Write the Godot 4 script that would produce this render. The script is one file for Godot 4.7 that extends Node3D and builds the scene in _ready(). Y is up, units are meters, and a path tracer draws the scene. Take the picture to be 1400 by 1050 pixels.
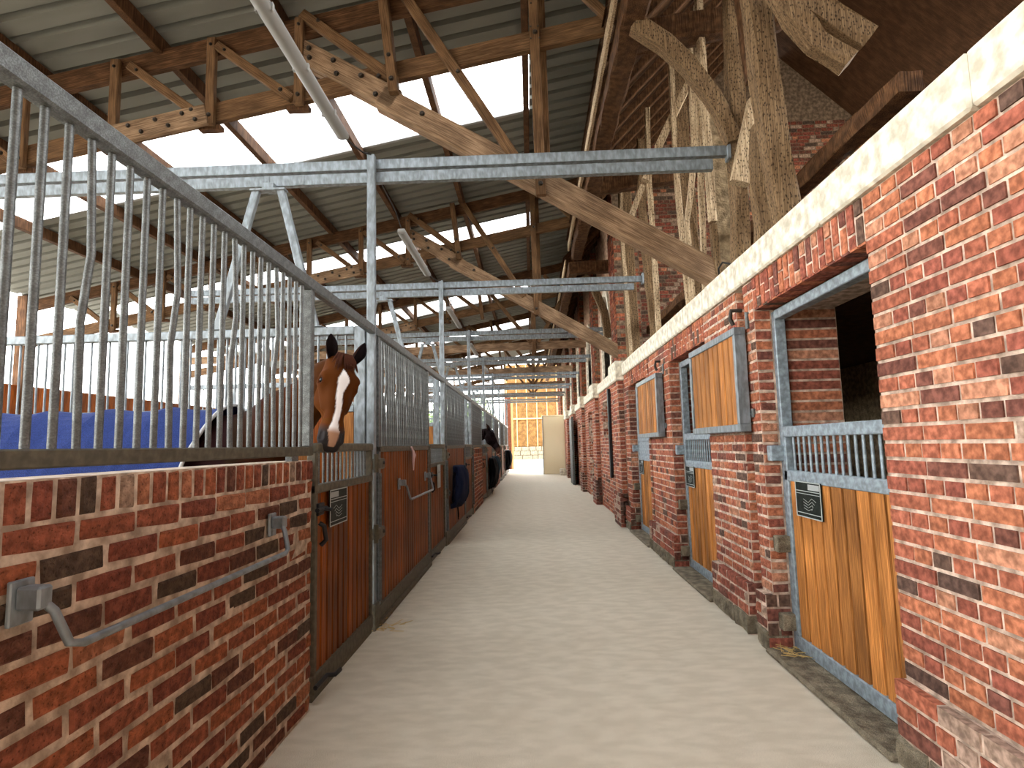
extends Node3D

# The aisle of a brick and timber stable. x is right, y is up, the aisle runs along -z; «d» below is the distance along the aisle from the camera.

var rng := RandomNumberGenerator.new()
var M := {}
var brick_mats: Array = []
var brick_tones: Array = []
var kiln_red: Array = []
var kiln_red_tones: Array = []
var kiln_lightened: Array = []
var kiln_lightened_tones: Array = []
var plank_red: Array = []
var plank_light: Array = []
var used := {}
var cache := {}


class Shape:
	var v := PackedVector3Array()
	var n := PackedVector3Array()
	var c := PackedColorArray()
	var tone := Color(1, 1, 1)
	var colored := false

	func tri(a: Vector3, b: Vector3, d: Vector3, out: Vector3) -> void:
		var k := (b - a).cross(d - a)
		if k.dot(out) < 0.0:
			var t := b
			b = d
			d = t
			k = -k
		k = k.normalized()
		v.append(a); v.append(d); v.append(b)
		n.append(k); n.append(k); n.append(k)
		if colored:
			c.append(tone); c.append(tone); c.append(tone)

	func quad(a: Vector3, b: Vector3, d: Vector3, e: Vector3, out: Vector3) -> void:
		tri(a, b, d, out)
		tri(a, d, e, out)

	func smooth_tri(a: Vector3, b: Vector3, d: Vector3, na: Vector3, nb: Vector3, nd: Vector3) -> void:
		var k := (b - a).cross(d - a)
		if k.dot(na + nb + nd) < 0.0:
			v.append(a); v.append(b); v.append(d)
			n.append(na); n.append(nb); n.append(nd)
		else:
			v.append(a); v.append(d); v.append(b)
			n.append(na); n.append(nd); n.append(nb)
		if colored:
			c.append(tone); c.append(tone); c.append(tone)

	func smooth_quad(a: Vector3, b: Vector3, d: Vector3, e: Vector3, na: Vector3, nb: Vector3, nd: Vector3, ne: Vector3) -> void:
		smooth_tri(a, b, d, na, nb, nd)
		smooth_tri(a, d, e, na, nd, ne)

	func box(t: Transform3D, size: Vector3, bevel := 0.0) -> void:
		var h := size * 0.5
		if bevel <= 0.0:
			for axis in 3:
				for s in [-1.0, 1.0]:
					var i := (axis + 1) % 3
					var j := (axis + 2) % 3
					var p: Array = []
					for q in [[-1, -1], [1, -1], [1, 1], [-1, 1]]:
						var w := Vector3()
						w[axis] = s * h[axis]; w[i] = q[0] * h[i]; w[j] = q[1] * h[j]
						p.append(t * w)
					var o := Vector3()
					o[axis] = s
					quad(p[0], p[1], p[2], p[3], t.basis * o)
			return
		var at := func(s: Vector3, axis: int) -> Vector3:
			var w := Vector3()
			for k in 3:
				w[k] = s[k] * (h[k] if k == axis else h[k] - bevel)
			return t * w
		for axis in 3:
			var i := (axis + 1) % 3
			var j := (axis + 2) % 3
			for s in [-1.0, 1.0]:
				var p: Array = []
				for q in [[-1, -1], [1, -1], [1, 1], [-1, 1]]:
					var w := Vector3()
					w[axis] = s; w[i] = q[0]; w[j] = q[1]
					p.append(at.call(w, axis))
				var o := Vector3()
				o[axis] = s
				quad(p[0], p[1], p[2], p[3], t.basis * o)
			for q in [[-1, -1], [1, -1], [1, 1], [-1, 1]]:
				var w0 := Vector3()
				w0[axis] = -1; w0[i] = q[0]; w0[j] = q[1]
				var w1 := w0
				w1[axis] = 1
				var o := Vector3()
				o[i] = q[0]; o[j] = q[1]
				quad(at.call(w0, i), at.call(w1, i), at.call(w1, j), at.call(w0, j), t.basis * o)
		for sx in [-1.0, 1.0]:
			for sy in [-1.0, 1.0]:
				for sz in [-1.0, 1.0]:
					var s := Vector3(sx, sy, sz)
					tri(at.call(s, 0), at.call(s, 1), at.call(s, 2), t.basis * s)

	func block(lo: Vector3, hi: Vector3, bevel := 0.0) -> void:
		box(Transform3D(Basis(), (lo + hi) * 0.5), (hi - lo).abs(), bevel)

	func tube(pts: Array, radii, sides := 8, cap := true) -> void:
		var count := pts.size()
		var rings: Array = []
		var norms: Array = []
		var side := Vector3()
		for i in count:
			var p: Vector3 = pts[i]
			var a: Vector3 = pts[maxi(i - 1, 0)]
			var b: Vector3 = pts[mini(i + 1, count - 1)]
			var dir := (b - a).normalized()
			if i == 0:
				side = dir.cross(Vector3.UP if absf(dir.y) < 0.9 else Vector3.RIGHT).normalized()
			side = (side - dir * side.dot(dir)).normalized()
			var up := dir.cross(side)
			var r: float = radii[i] if radii is Array else radii
			var ring := PackedVector3Array()
			var nn := PackedVector3Array()
			for k in sides:
				var a0 := TAU * k / sides
				var o := side * cos(a0) + up * sin(a0)
				ring.append(p + o * r)
				nn.append(o)
			rings.append(ring)
			norms.append(nn)
		for i in count - 1:
			for k in sides:
				var l := (k + 1) % sides
				smooth_quad(rings[i][k], rings[i][l], rings[i + 1][l], rings[i + 1][k], norms[i][k], norms[i][l], norms[i + 1][l], norms[i + 1][k])
		if cap:
			for e in [0, count - 1]:
				var dir2: Vector3 = (pts[0] - pts[1]) if e == 0 else (pts[count - 1] - pts[count - 2])
				for k in range(1, sides - 1):
					tri(rings[e][0], rings[e][k], rings[e][k + 1], dir2)

	func mesh(mat: Material) -> ArrayMesh:
		var arr: Array = []
		arr.resize(Mesh.ARRAY_MAX)
		arr[Mesh.ARRAY_VERTEX] = v
		arr[Mesh.ARRAY_NORMAL] = n
		if colored:
			arr[Mesh.ARRAY_COLOR] = c
		var m := ArrayMesh.new()
		m.add_surface_from_arrays(Mesh.PRIMITIVE_TRIANGLES, arr)
		m.surface_set_material(0, mat)
		return m


func V(x: float, y: float, d: float) -> Vector3:
	return Vector3(x, y, -d)


func numbered(called: String) -> String:
	var k: int = used.get(called, 0)
	used[called] = k + 1
	return called if k == 0 else "%s_%03d" % [called, k]


func tag(o: Node, label := "", category := "", group := "", kind := "") -> Node:
	if label: o.set_meta("label", label)
	if category: o.set_meta("category", category)
	if group: o.set_meta("group", group)
	if kind: o.set_meta("kind", kind)
	return o


func thing(called: String, label: String, category: String, at := Vector3.ZERO, group := "") -> Node3D:
	var o := Node3D.new()
	o.name = numbered(called)
	add_child(o)
	o.position = at
	tag(o, label, category, group)
	return o


func struct(called: String, label: String, category: String) -> Node3D:
	var o := thing(called, label, category)
	o.set_meta("kind", "structure")
	return o


func put(s: Shape, called: String, mat: Material, parent: Node, at := Transform3D()) -> MeshInstance3D:
	return put_mesh(s.mesh(mat), called, parent, at)


func put_mesh(m: Mesh, called: String, parent: Node, at := Transform3D(), mat: Material = null) -> MeshInstance3D:
	var o := MeshInstance3D.new()
	o.mesh = m
	o.name = called if parent != self else numbered(called)
	o.transform = at
	if mat:
		o.set_surface_override_material(0, mat)
	parent.add_child(o, true)
	return o


func dup(root: Node3D, shift: Vector3, label: String, group := "") -> Node3D:
	var r: Node3D = root.duplicate()
	var base := String(root.name)
	var cut := base.rfind("_0")
	if cut > 0 and base.length() - cut == 4:
		base = base.substr(0, cut)
	r.name = numbered(base)
	add_child(r)
	r.position = root.position + shift
	r.set_meta("label", label)
	if group:
		r.set_meta("group", group)
	return r


# A frame whose y axis runs from a to b; z leans towards «face».
func along(a: Vector3, b: Vector3, face := Vector3(0, 0, 1)) -> Transform3D:
	var y := (b - a).normalized()
	var z := (face - y * face.dot(y))
	if z.length() < 0.01:
		z = Vector3.RIGHT - y * y.x
	z = z.normalized()
	return Transform3D(Basis(y.cross(z), y, z), (a + b) * 0.5)


# A sawn beam from a to b: w across, t deep towards «face».
func beam(parent: Node, called: String, a: Vector3, b: Vector3, w: float, t: float, mat: Material, face := Vector3(0, 0, 1), bevel := 0.006) -> MeshInstance3D:
	var s := Shape.new()
	s.box(Transform3D(), Vector3(w, a.distance_to(b), t), bevel)
	return put(s, called, mat, parent, along(a, b, face))


# A hewn old timber along a path: rounded, uneven section.
func hewn(path: Array, w: float, t: float, rough: float, seed_: int, face := Vector3(0, 0, 1), taper := 1.0) -> Shape:
	var s := Shape.new()
	var r := RandomNumberGenerator.new()
	r.seed = seed_
	var pts: Array = []
	for i in path.size() - 1:
		var steps := maxi(2, int(path[i].distance_to(path[i + 1]) / 0.22))
		for k in steps:
			pts.append(path[i].lerp(path[i + 1], float(k) / steps))
	pts.append(path[path.size() - 1])
	var prof := [Vector2(-1, -0.87), Vector2(-0.87, -1), Vector2(0, -1.0), Vector2(0.87, -1), Vector2(1, -0.87), Vector2(1.0, 0), Vector2(1, 0.87), Vector2(0.87, 1), Vector2(0, 1.0), Vector2(-0.87, 1), Vector2(-1, 0.87), Vector2(-1.0, 0)]
	var rings: Array = []
	for i in pts.size():
		var dir: Vector3 = (pts[mini(i + 1, pts.size() - 1)] - pts[maxi(i - 1, 0)]).normalized()
		var z := (face - dir * face.dot(dir)).normalized()
		var x := dir.cross(z)
		var k := lerpf(1.0, taper, float(i) / (pts.size() - 1))
		var ring: Array = []
		var wob := Vector3(r.randf_range(-1, 1), 0, r.randf_range(-1, 1)) * rough * 0.6
		for p in prof:
			ring.append(pts[i] + wob + x * (p.x * w * 0.5 * k + r.randf_range(-1, 1) * rough) + z * (p.y * t * 0.5 * k + r.randf_range(-1, 1) * rough))
		rings.append(ring)
	var m := prof.size()
	for i in rings.size() - 1:
		var mid: Vector3 = (pts[i] + pts[i + 1]) * 0.5
		for k in m:
			var l := (k + 1) % m
			s.quad(rings[i][k], rings[i][l], rings[i + 1][l], rings[i + 1][k], rings[i][k] - mid)
	for e in [0, rings.size() - 1]:
		for k in range(1, m - 1):
			s.tri(rings[e][0], rings[e][k], rings[e][k + 1], pts[e] - pts[clampi(e, 1, rings.size() - 2)])
	return s


func noise_tex(freq: float, lo: Color, hi: Color, seed_: int, octaves := 4, contrast := 0.0, kind := FastNoiseLite.TYPE_SIMPLEX_SMOOTH, size := 512) -> NoiseTexture2D:
	var f := FastNoiseLite.new()
	f.seed = seed_
	f.noise_type = kind
	f.frequency = freq
	f.fractal_octaves = octaves
	var t := NoiseTexture2D.new()
	t.width = size
	t.height = size
	t.seamless = true
	t.noise = f
	var g := Gradient.new()
	g.set_color(0, lo)
	g.set_color(1, hi)
	g.set_offset(0, contrast)
	g.set_offset(1, 1.0 - contrast)
	t.color_ramp = g
	return t


func mat(called: String, color: Color, rough: float, tex: Texture2D = null, scale := Vector3.ONE, world := false, metal := 0.0) -> StandardMaterial3D:
	var m := StandardMaterial3D.new()
	m.resource_name = called
	m.albedo_color = color
	m.roughness = rough
	m.metallic_specular = 0.5 if metal > 0.0 else 0.28
	m.metallic = metal
	if tex:
		m.albedo_texture = tex
		m.uv1_triplanar = true
		m.uv1_world_triplanar = world
		m.uv1_scale = scale
	M[called] = m
	return m


func second(m: StandardMaterial3D, tex: Texture2D, scale: Vector3, world := false) -> void:
	m.detail_enabled = true
	m.detail_albedo = tex
	m.detail_blend_mode = BaseMaterial3D.BLEND_MODE_MUL
	m.detail_uv_layer = BaseMaterial3D.DETAIL_UV_2
	m.uv2_triplanar = true
	m.uv2_world_triplanar = world
	m.uv2_scale = scale


func relief(m: StandardMaterial3D, tex: Texture2D, cm: float) -> void:
	m.heightmap_enabled = true
	m.heightmap_texture = tex
	m.heightmap_scale = cm


func materials() -> void:
	var blot := noise_tex(0.012, Color(0.68, 0.67, 0.66), Color(1, 1, 1), 3, 5, 0.2)
	var soft := noise_tex(0.012, Color(0.78, 0.77, 0.76), Color(1, 1, 1), 23, 5, 0.2)
	var fine := noise_tex(0.09, Color(0.72, 0.72, 0.72), Color(1, 1, 1), 5, 3, 0.25)
	var grain := noise_tex(0.03, Color(0.64, 0.60, 0.56), Color(1, 1, 1), 7, 5, 0.22)
	var worm := noise_tex(0.06, Color(0.12, 0.10, 0.08), Color(1, 1, 1), 9, 2, 0.0, FastNoiseLite.TYPE_CELLULAR)
	(worm.color_ramp as Gradient).set_offset(1, 0.36)
	var speck := noise_tex(0.08, Color(0.62, 0.6, 0.57), Color(1, 1, 1), 11, 4, 0.0)
	(speck.color_ramp as Gradient).set_offset(0, 0.12)
	(speck.color_ramp as Gradient).set_offset(1, 0.30)
	var bump := noise_tex(0.05, Color.BLACK, Color.WHITE, 13, 4, 0.15)
	var streak := noise_tex(0.02, Color(0.945, 0.94, 0.93), Color(1, 1, 1), 17, 4, 0.25)
	var grit := noise_tex(0.12, Color(0.84, 0.83, 0.82), Color(1, 1, 1), 19, 3, 0.25)
	# floor
	var fl := mat("concrete", Color(0.87, 0.83, 0.745), 0.92, streak, Vector3(0.4, 0.4, 0.8), true)
	second(fl, grit, Vector3(3.0, 3.0, 5.0), true)
	var yard := mat("yard", Color(0.84, 0.81, 0.75), 0.95, fine, Vector3(0.8, 0.8, 0.8), true)
	yard.roughness = 0.95
	mat("soil", Color(0.42, 0.35, 0.26), 1.0, blot, Vector3(0.7, 0.7, 0.7), true)
	# brick and mortar
	mat("mortar", Color(0.80, 0.72, 0.64), 0.95, blot, Vector3(1.7, 1.7, 1.7), true)
	relief(M.mortar, bump, 0.3)
	mat("mortar_old", Color(0.50, 0.42, 0.34), 0.95, blot, Vector3(1.7, 1.7, 1.7), true)
	mat("mortar_pale", Color(0.86, 0.76, 0.68), 0.95, blot, Vector3(1.7, 1.7, 1.7), true)
	relief(M.mortar_pale, bump, 0.3)
	brick_tones = [Color(0.60, 0.345, 0.255), Color(0.65, 0.38, 0.26), Color(0.53, 0.295, 0.23), Color(0.43, 0.275, 0.22), Color(0.69, 0.45, 0.33), Color(0.36, 0.29, 0.24), Color(0.64, 0.53, 0.45)]
	for i in brick_tones.size():
		var b := mat("brick_%d" % i, brick_tones[i], 0.9, blot, Vector3(3.1, 3.1, 3.1), true)
		second(b, speck, Vector3(1.6, 1.6, 1.6), true)
		relief(b, bump, 0.35)
		brick_mats.append(b)
	kiln_red = brick_mats
	kiln_red_tones = brick_tones
	# the old wall's bricks: dusty pink, lightened in colour for the light they lack
	kiln_lightened_tones = [Color(0.72, 0.43, 0.33), Color(0.77, 0.48, 0.35), Color(0.64, 0.37, 0.30), Color(0.52, 0.33, 0.28), Color(0.80, 0.56, 0.44), Color(0.44, 0.34, 0.29), Color(0.76, 0.64, 0.56)]
	for i in kiln_lightened_tones.size():
		var b := mat("old_brick_lightened_%d" % i, kiln_lightened_tones[i], 0.9, blot, Vector3(3.1, 3.1, 3.1), true)
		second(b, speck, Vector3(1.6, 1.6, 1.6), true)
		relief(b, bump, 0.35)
		kiln_lightened.append(b)
	var bj := mat("brick_field", Color(1, 1, 1), 0.9, blot, Vector3(3.1, 3.1, 3.1), true)
	bj.vertex_color_use_as_albedo = true
	mat("stone", Color(0.62, 0.57, 0.48), 0.95, blot, Vector3(1.3, 1.3, 1.3), true)
	second(M.stone, fine, Vector3(3, 3, 3), true)
	relief(M.stone, bump, 0.6)
	mat("coping", Color(0.93, 0.90, 0.82), 0.9, streak, Vector3(1.1, 1.1, 1.1), true)
	second(M.coping, soft, Vector3(1.5, 1.5, 1.5), true)
	relief(M.coping, bump, 0.06)
	mat("cream", Color(0.94, 0.89, 0.75), 0.7)
	mat("plaster", Color(0.80, 0.66, 0.56), 0.95, blot, Vector3(1.2, 1.2, 1.2), true)
	mat("daub", Color(0.66, 0.58, 0.46), 0.95, blot, Vector3(1.4, 1.4, 1.4), true)
	relief(M.daub, bump, 0.6)
	# steel
	var g := mat("galvanised", Color(0.53, 0.565, 0.585), 0.45, soft, Vector3(3, 1.2, 3), true, 0.35)
	var rail := mat("dull_steel", Color(0.46, 0.475, 0.47), 0.5, soft, Vector3(3, 3, 3), true, 0.35)
	second(rail, fine, Vector3(3, 3, 3), true)
	mat("olive_steel", Color(0.36, 0.335, 0.27), 0.65, soft, Vector3(3, 3, 3), true, 0.25)
	mat("door_steel", Color(0.60, 0.65, 0.68), 0.55, soft, Vector3(3, 3, 3), true, 0.3)
	mat("black_steel", Color(0.10, 0.10, 0.11), 0.6, fine, Vector3(3, 3, 3), false, 0.2)
	mat("bolt_steel", Color(0.20, 0.17, 0.14), 0.6, null, Vector3.ONE, false, 0.3)
	# roof
	mat("roof_sheet", Color(0.47, 0.47, 0.44), 0.8, streak, Vector3(0.08, 0.3, 0.3), true)
	var sky_pane := mat("skylight", Color(0.95, 0.95, 0.93, 0.14), 0.2)
	sky_pane.transparency = BaseMaterial3D.TRANSPARENCY_ALPHA
	# timber
	var tr := mat("truss_wood", Color(0.52, 0.40, 0.28), 0.8, grain, Vector3(9, 0.16, 9))
	second(tr, soft, Vector3(1.2, 0.4, 1.2))
	relief(tr, grain, 0.15)
	var tp := mat("truss_wood_pale", Color(0.66, 0.55, 0.44), 0.8, grain, Vector3(9, 0.16, 9))
	second(tp, soft, Vector3(1.0, 0.4, 1.0))
	relief(tp, grain, 0.15)
	var dk := mat("dark_wood", Color(0.42, 0.30, 0.20), 0.85, grain, Vector3(7, 0.16, 7))
	second(dk, soft, Vector3(1.2, 0.6, 1.2))
	var od := mat("old_wood", Color(0.55, 0.455, 0.34), 0.9, grain, Vector3(8, 0.16, 8), true)
	second(od, worm, Vector3(1.5, 0.9, 1.5), true)
	relief(od, grain, 0.9)
	var ob := mat("old_brown", Color(0.46, 0.33, 0.22), 0.9, grain, Vector3(6, 0.16, 6), true)
	second(ob, blot, Vector3(1.5, 1.5, 1.5), true)
	relief(ob, grain, 0.7)
	var opl := mat("old_pale", Color(0.84, 0.75, 0.62), 0.9, grain, Vector3(8, 0.16, 8), true)
	second(opl, worm, Vector3(1.5, 0.9, 1.5), true)
	relief(opl, grain, 0.7)
	for i in 4:
		var k: float = [1.0, 0.84, 1.10, 0.93][i]
		var a := mat("plank_red_%d" % i, Color(0.61 * k, 0.325 * k, 0.095 * k), 0.55, grain, Vector3(8, 0.16, 8), true)
		a.uv1_offset = Vector3(0.13 * i, 0.37 * i, 0.71 * i)
		second(a, soft, Vector3(1.5, 0.3, 1.5), true)
		plank_red.append(a)
		var b := mat("plank_light_%d" % i, Color(0.89 * k, 0.60 * k, 0.32 * k), 0.6, grain, Vector3(13, 0.2, 13), true)
		b.uv1_offset = Vector3(0.31 * i, 0.17 * i, 0.51 * i)
		second(b, soft, Vector3(0.6, 0.2, 0.6), true)
		plank_light.append(b)
	mat("board_far", Color(0.52, 0.38, 0.21), 0.85, grain, Vector3(0.5, 2.5, 0.5), true)
	second(M.board_far, soft, Vector3(0.3, 0.3, 0.3), true)
	mat("stud_far", Color(0.66, 0.53, 0.35), 0.85)
	# the rest
	mat("lamp_body", Color(0.56, 0.56, 0.55), 0.5)
	mat("lamp_diffuser", Color(0.49, 0.485, 0.47), 0.4)
	mat("cable", Color(0.16, 0.15, 0.14), 0.7)
	mat("rug_navy", Color(0.10, 0.14, 0.25), 0.9, fine, Vector3(2, 2, 2))
	mat("rug_blue", Color(0.15, 0.21, 0.42), 0.9, fine, Vector3(2, 2, 2))
	mat("rug_black", Color(0.07, 0.07, 0.08), 0.9, fine, Vector3(2, 2, 2))
	mat("rug_teal", Color(0.13, 0.22, 0.27), 0.9, fine, Vector3(2, 2, 2))
	mat("strap", Color(0.62, 0.62, 0.62), 0.8)
	mat("slate", Color(0.12, 0.15, 0.13), 0.6, blot, Vector3(4, 4, 4), true)
	mat("chalk", Color(0.66, 0.68, 0.66), 0.9)
	mat("paper", Color(0.62, 0.63, 0.62), 0.9)
	mat("straw", Color(0.74, 0.62, 0.38), 0.9)
	mat("ribbon", Color(0.75, 0.62, 0.60), 0.9)
	var coat := mat("coat", Color(1, 1, 1), 0.6)
	coat.vertex_color_use_as_albedo = true
	coat.metallic_specular = 0.1
	mat("eye", Color(0.02, 0.012, 0.01), 0.08)
	mat("hair", Color(0.25, 0.12, 0.055), 0.9)
	mat("hair_black", Color(0.03, 0.025, 0.025), 0.6)
	mat("bark", Color(0.30, 0.24, 0.18), 0.95, blot, Vector3(2, 1, 2))
	var leaf := mat("leaf", Color(0.42, 0.58, 0.24), 0.7)
	leaf.backlight_enabled = true
	leaf.backlight = Color(0.45, 0.5, 0.25)
	mat("rust_steel", Color(0.45, 0.25, 0.17), 0.8, blot, Vector3(2, 2, 2), true)


func tone() -> int:
	var r := rng.randf()
	if brick_mats == kiln_lightened:
		r = r * 0.93 if r < 0.72 else r * 0.98
	return 0 if r < 0.28 else 1 if r < 0.48 else 2 if r < 0.68 else 3 if r < 0.80 else 4 if r < 0.91 else 5 if r < 0.97 else 6


# One brick, its face in +z at z = 0, its back in the mortar; x is its length.
func brick_mesh(len_: float, hgt: float, variant: int, uneven: float) -> ArrayMesh:
	var key := "%.3f %.3f %d %.4f" % [len_, hgt, variant, uneven]
	if cache.has(key):
		return cache[key]
	var r := RandomNumberGenerator.new()
	r.seed = variant * 7919 + int(len_ * 1000.0) * 31 + int(hgt * 1000.0)
	var s := Shape.new()
	var b := minf(0.007, hgt * 0.14)
	var face: Array = []
	var rim: Array = []
	var back: Array = []
	for q in [[-1, -1], [1, -1], [1, 1], [-1, 1]]:
		var jx := r.randf_range(-1, 1) * uneven
		var jy := r.randf_range(-1, 1) * uneven * 0.6
		var jz := r.randf_range(-1, 1) * uneven * 0.9
		var cx: float = q[0] * len_ * 0.5 + jx
		var cy: float = q[1] * hgt * 0.5 + jy
		face.append(Vector3(cx - q[0] * b, cy - q[1] * b, jz))
		rim.append(Vector3(cx, cy, jz - b))
		back.append(Vector3(cx, cy, -0.05))
	s.quad(face[0], face[1], face[2], face[3], Vector3.BACK)
	for k in 4:
		var l := (k + 1) % 4
		var o: Vector3 = (rim[k] + rim[l]) * 0.5
		o.z = 0
		s.quad(face[k], face[l], rim[l], rim[k], o.normalized() + Vector3.BACK)
		s.quad(rim[k], rim[l], back[l], back[k], o)
	var m := s.mesh(brick_mats[0])
	cache[key] = m
	return m


# Lays brickwork on the face that starts at o and runs along u; n is the outward normal. Holes are Rect2 in (along, up).
# Bricks for which near says so, up to the limit that budget holds, are parts of their own; the rest go into «joined».
func lay(parent: Node, o: Vector3, u: Vector3, n: Vector3, length: float, height: float, opt: Dictionary, joined: Shape) -> void:
	var course: float = opt.get("course", 0.0722)
	var joint: float = opt.get("joint", 0.016)
	var full: float = opt.get("brick", 0.225)
	var bond: String = opt.get("bond", "english")
	var holes: Array = opt.get("holes", [])
	var uneven: float = opt.get("uneven", 0.003)
	var far: float = opt.get("far", 0.0)
	var start: int = opt.get("phase", 0)
	var basis := Basis(u, Vector3.UP, n)
	if basis.determinant() < 0.0:
		basis = Basis(-u, Vector3.UP, n)
	var rows := int(height / course + 0.5)
	course = height / rows
	for row in rows:
		var y0 := row * course
		var ym := y0 + course * 0.5
		var free := [[0.0, length]]
		for h in holes:
			if ym > h.position.y and ym < h.end.y:
				var next: Array = []
				for f in free:
					if h.end.x <= f[0] or h.position.x >= f[1]:
						next.append(f)
						continue
					if h.position.x > f[0]:
						next.append([f[0], h.position.x])
					if h.end.x < f[1]:
						next.append([h.end.x, f[1]])
				free = next
		for f in free:
			var x: float = f[0]
			var odd := (row + start) % 2 == 1
			var k := 0
			while x < f[1] - 0.02:
				var l := full
				if bond == "single":
					l = f[1] - f[0]
				elif bond == "english" and odd:
					l = full * 0.49
				elif bond == "mixed" and (odd or rng.randf() < 0.25):
					l = full * 0.49 if (k % 2 == 0 or rng.randf() < 0.5) else full
				if k == 0 and odd and bond != "single":
					l = full * (0.49 if bond == "stretcher" else 0.27)
				if f[1] - (x + l) < 0.07:
					l = f[1] - x
				var cx := x + l * 0.5
				var at := o + u * cx + Vector3.UP * ym
				var bl := l - joint
				var bh := course - joint
				x += l
				k += 1
				if bl < 0.015:
					continue
				var push := rng.randf_range(-0.002, 0.003)
				var t := tone()
				if opt.has("tones"):
					t = opt.tones[rng.randi() % opt.tones.size()]
				var budget: Dictionary = opt.get("budget", {})
				if budget.get("left", 0) > 0 and (far <= 0.0 or -at.z < far):
					budget.left -= 1
					bl = snappedf(bl, 0.008)
					put_mesh(brick_mesh(bl, snappedf(bh, 0.001), rng.randi() % 4, uneven), "brick", parent, Transform3D(basis, at + n * push), brick_mats[t])
				else:
					var col: Color = brick_tones[t].srgb_to_linear()
					var kk := rng.randf_range(0.85, 1.15)
					joined.tone = Color(col.r * kk, col.g * kk, col.b * kk)
					var b5 := Transform3D(basis, at + n * (push - 0.02))
					joined.box(b5, Vector3(bl, bh, 0.04))


func soldiers(parent: Node, o: Vector3, u: Vector3, n: Vector3, length: float, height: float, budget: Dictionary, joined: Shape, wide := 0.0722, split := true) -> void:
	var basis := Basis(u, Vector3.UP, n)
	if basis.determinant() < 0.0:
		basis = Basis(-u, Vector3.UP, n)
	var count := int(length / wide + 0.5)
	for i in count:
		var halves := [[0.0, height]]
		if split and i % 2 == 0:
			halves = [[0.0, height * 0.62], [height * 0.62, height]]
		elif split:
			halves = [[0.0, height * 0.32], [height * 0.32, height]]
		for h in halves:
			var at: Vector3 = o + u * ((i + 0.5) * length / count) + Vector3.UP * ((h[0] + h[1]) * 0.5)
			var bl: float = h[1] - h[0] - 0.014
			var bw := length / count - 0.019
			var turned := Transform3D(basis * Basis(Vector3(0, 0, 1), PI / 2), at + n * rng.randf_range(-0.002, 0.004))
			var t := tone()
			if budget.get("left", 0) > 0:
				budget.left -= 1
				put_mesh(brick_mesh(snappedf(bl, 0.004), snappedf(bw, 0.002), rng.randi() % 4, 0.003), "brick", parent, turned, brick_mats[t])
			else:
				joined.tone = brick_tones[t].srgb_to_linear()
				joined.box(Transform3D(turned.basis, turned.origin - n * 0.02), Vector3(bl, bw, 0.04))


func field(joined: Shape, parent: Node, called := "brickwork") -> void:
	if joined.v.size():
		var o := put(joined, called, M.brick_field, parent)
		o.set_meta("kind", "stuff")


func colored_shape() -> Shape:
	var s := Shape.new()
	s.colored = true
	return s


const ORD := ["nearest", "second", "third", "fourth", "fifth", "sixth", "seventh", "eighth", "ninth", "tenth", "eleventh", "twelfth"]
const PITCH := 3.8
const POST := 4.68
const FRONT := -1.27
const TRUSS := 5.3


func roof_y(x: float) -> float:
	return 6.18 + 0.195 * x


func _ready() -> void:
	rng.seed = 20240
	var cam := Camera3D.new()
	cam.name = "camera"
	var f := Vector3(27, -83, -800).normalized()
	var u := Vector3(-0.028, 1, 0)
	u = (u - f * u.dot(f)).normalized()
	var r := f.cross(u)
	cam.transform = Transform3D(Basis(Vector3(r.x, u.x, -f.x), Vector3(r.y, u.y, -f.y), Vector3(r.z, u.z, -f.z)), Vector3(0, 1.4, 0))
	cam.fov = rad_to_deg(2.0 * atan(525.0 / 800.0))
	cam.far = 400.0
	add_child(cam)
	var env := Environment.new()
	var sky := ProceduralSkyMaterial.new()
	sky.sky_top_color = Color(0.94, 0.965, 1.0)
	sky.sky_horizon_color = Color(1.0, 0.99, 0.96)
	sky.sky_curve = 0.2
	sky.ground_bottom_color = Color(0.55, 0.5, 0.42)
	sky.ground_horizon_color = Color(0.8, 0.78, 0.72)
	env.sky = Sky.new()
	env.sky.sky_material = sky
	env.background_mode = Environment.BG_SKY
	env.background_energy_multiplier = 2.0
	env.tonemap_mode = Environment.TONE_MAPPER_LINEAR
	env.tonemap_exposure = 7.8
	env.sdfgi_enabled = true
	env.ssao_enabled = true
	env.ssil_enabled = true
	var we := WorldEnvironment.new()
	we.name = "surroundings"
	we.environment = env
	add_child(we)
	materials()
	build_ground()
	build_ceiling()
	build_right_wall()
	build_loft()
	build_far_end()
	build_trusses()
	build_stalls()
	build_crossbeams()
	build_lamps()
	build_wall_doors()
	build_horses()
	build_small_things()


func build_ground() -> void:
	var s := Shape.new()
	s.block(V(-9.3, -0.15, -16), V(7.0, 0, 34.0))
	put(s, "floor", M.concrete, self)
	tag(get_node("floor"), "pale beige concrete floor of the aisle", "floor", "", "structure")
	var y := Shape.new()
	y.block(V(-120, -0.5, -80), V(120, -0.03, 200))
	tag(put(y, "ground", M.yard, self), "bright pale gravel yard beyond the aisle", "yard", "", "structure")
	# worn kerb slabs in the doorways of the brick wall
	var k := 0
	for d in [[2.72, 4.07], [5.3, 6.64], [8.02, 9.47]]:
		var t := Shape.new()
		t.block(V(1.50, 0.0, d[0]), V(2.1, 0.035, d[1]), 0.012)
		tag(put(t, "trim_%d" % (k + 1), M.stone, self), "worn stone threshold in the %s brick doorway" % ORD[k], "threshold", "", "structure")
		k += 1


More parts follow.
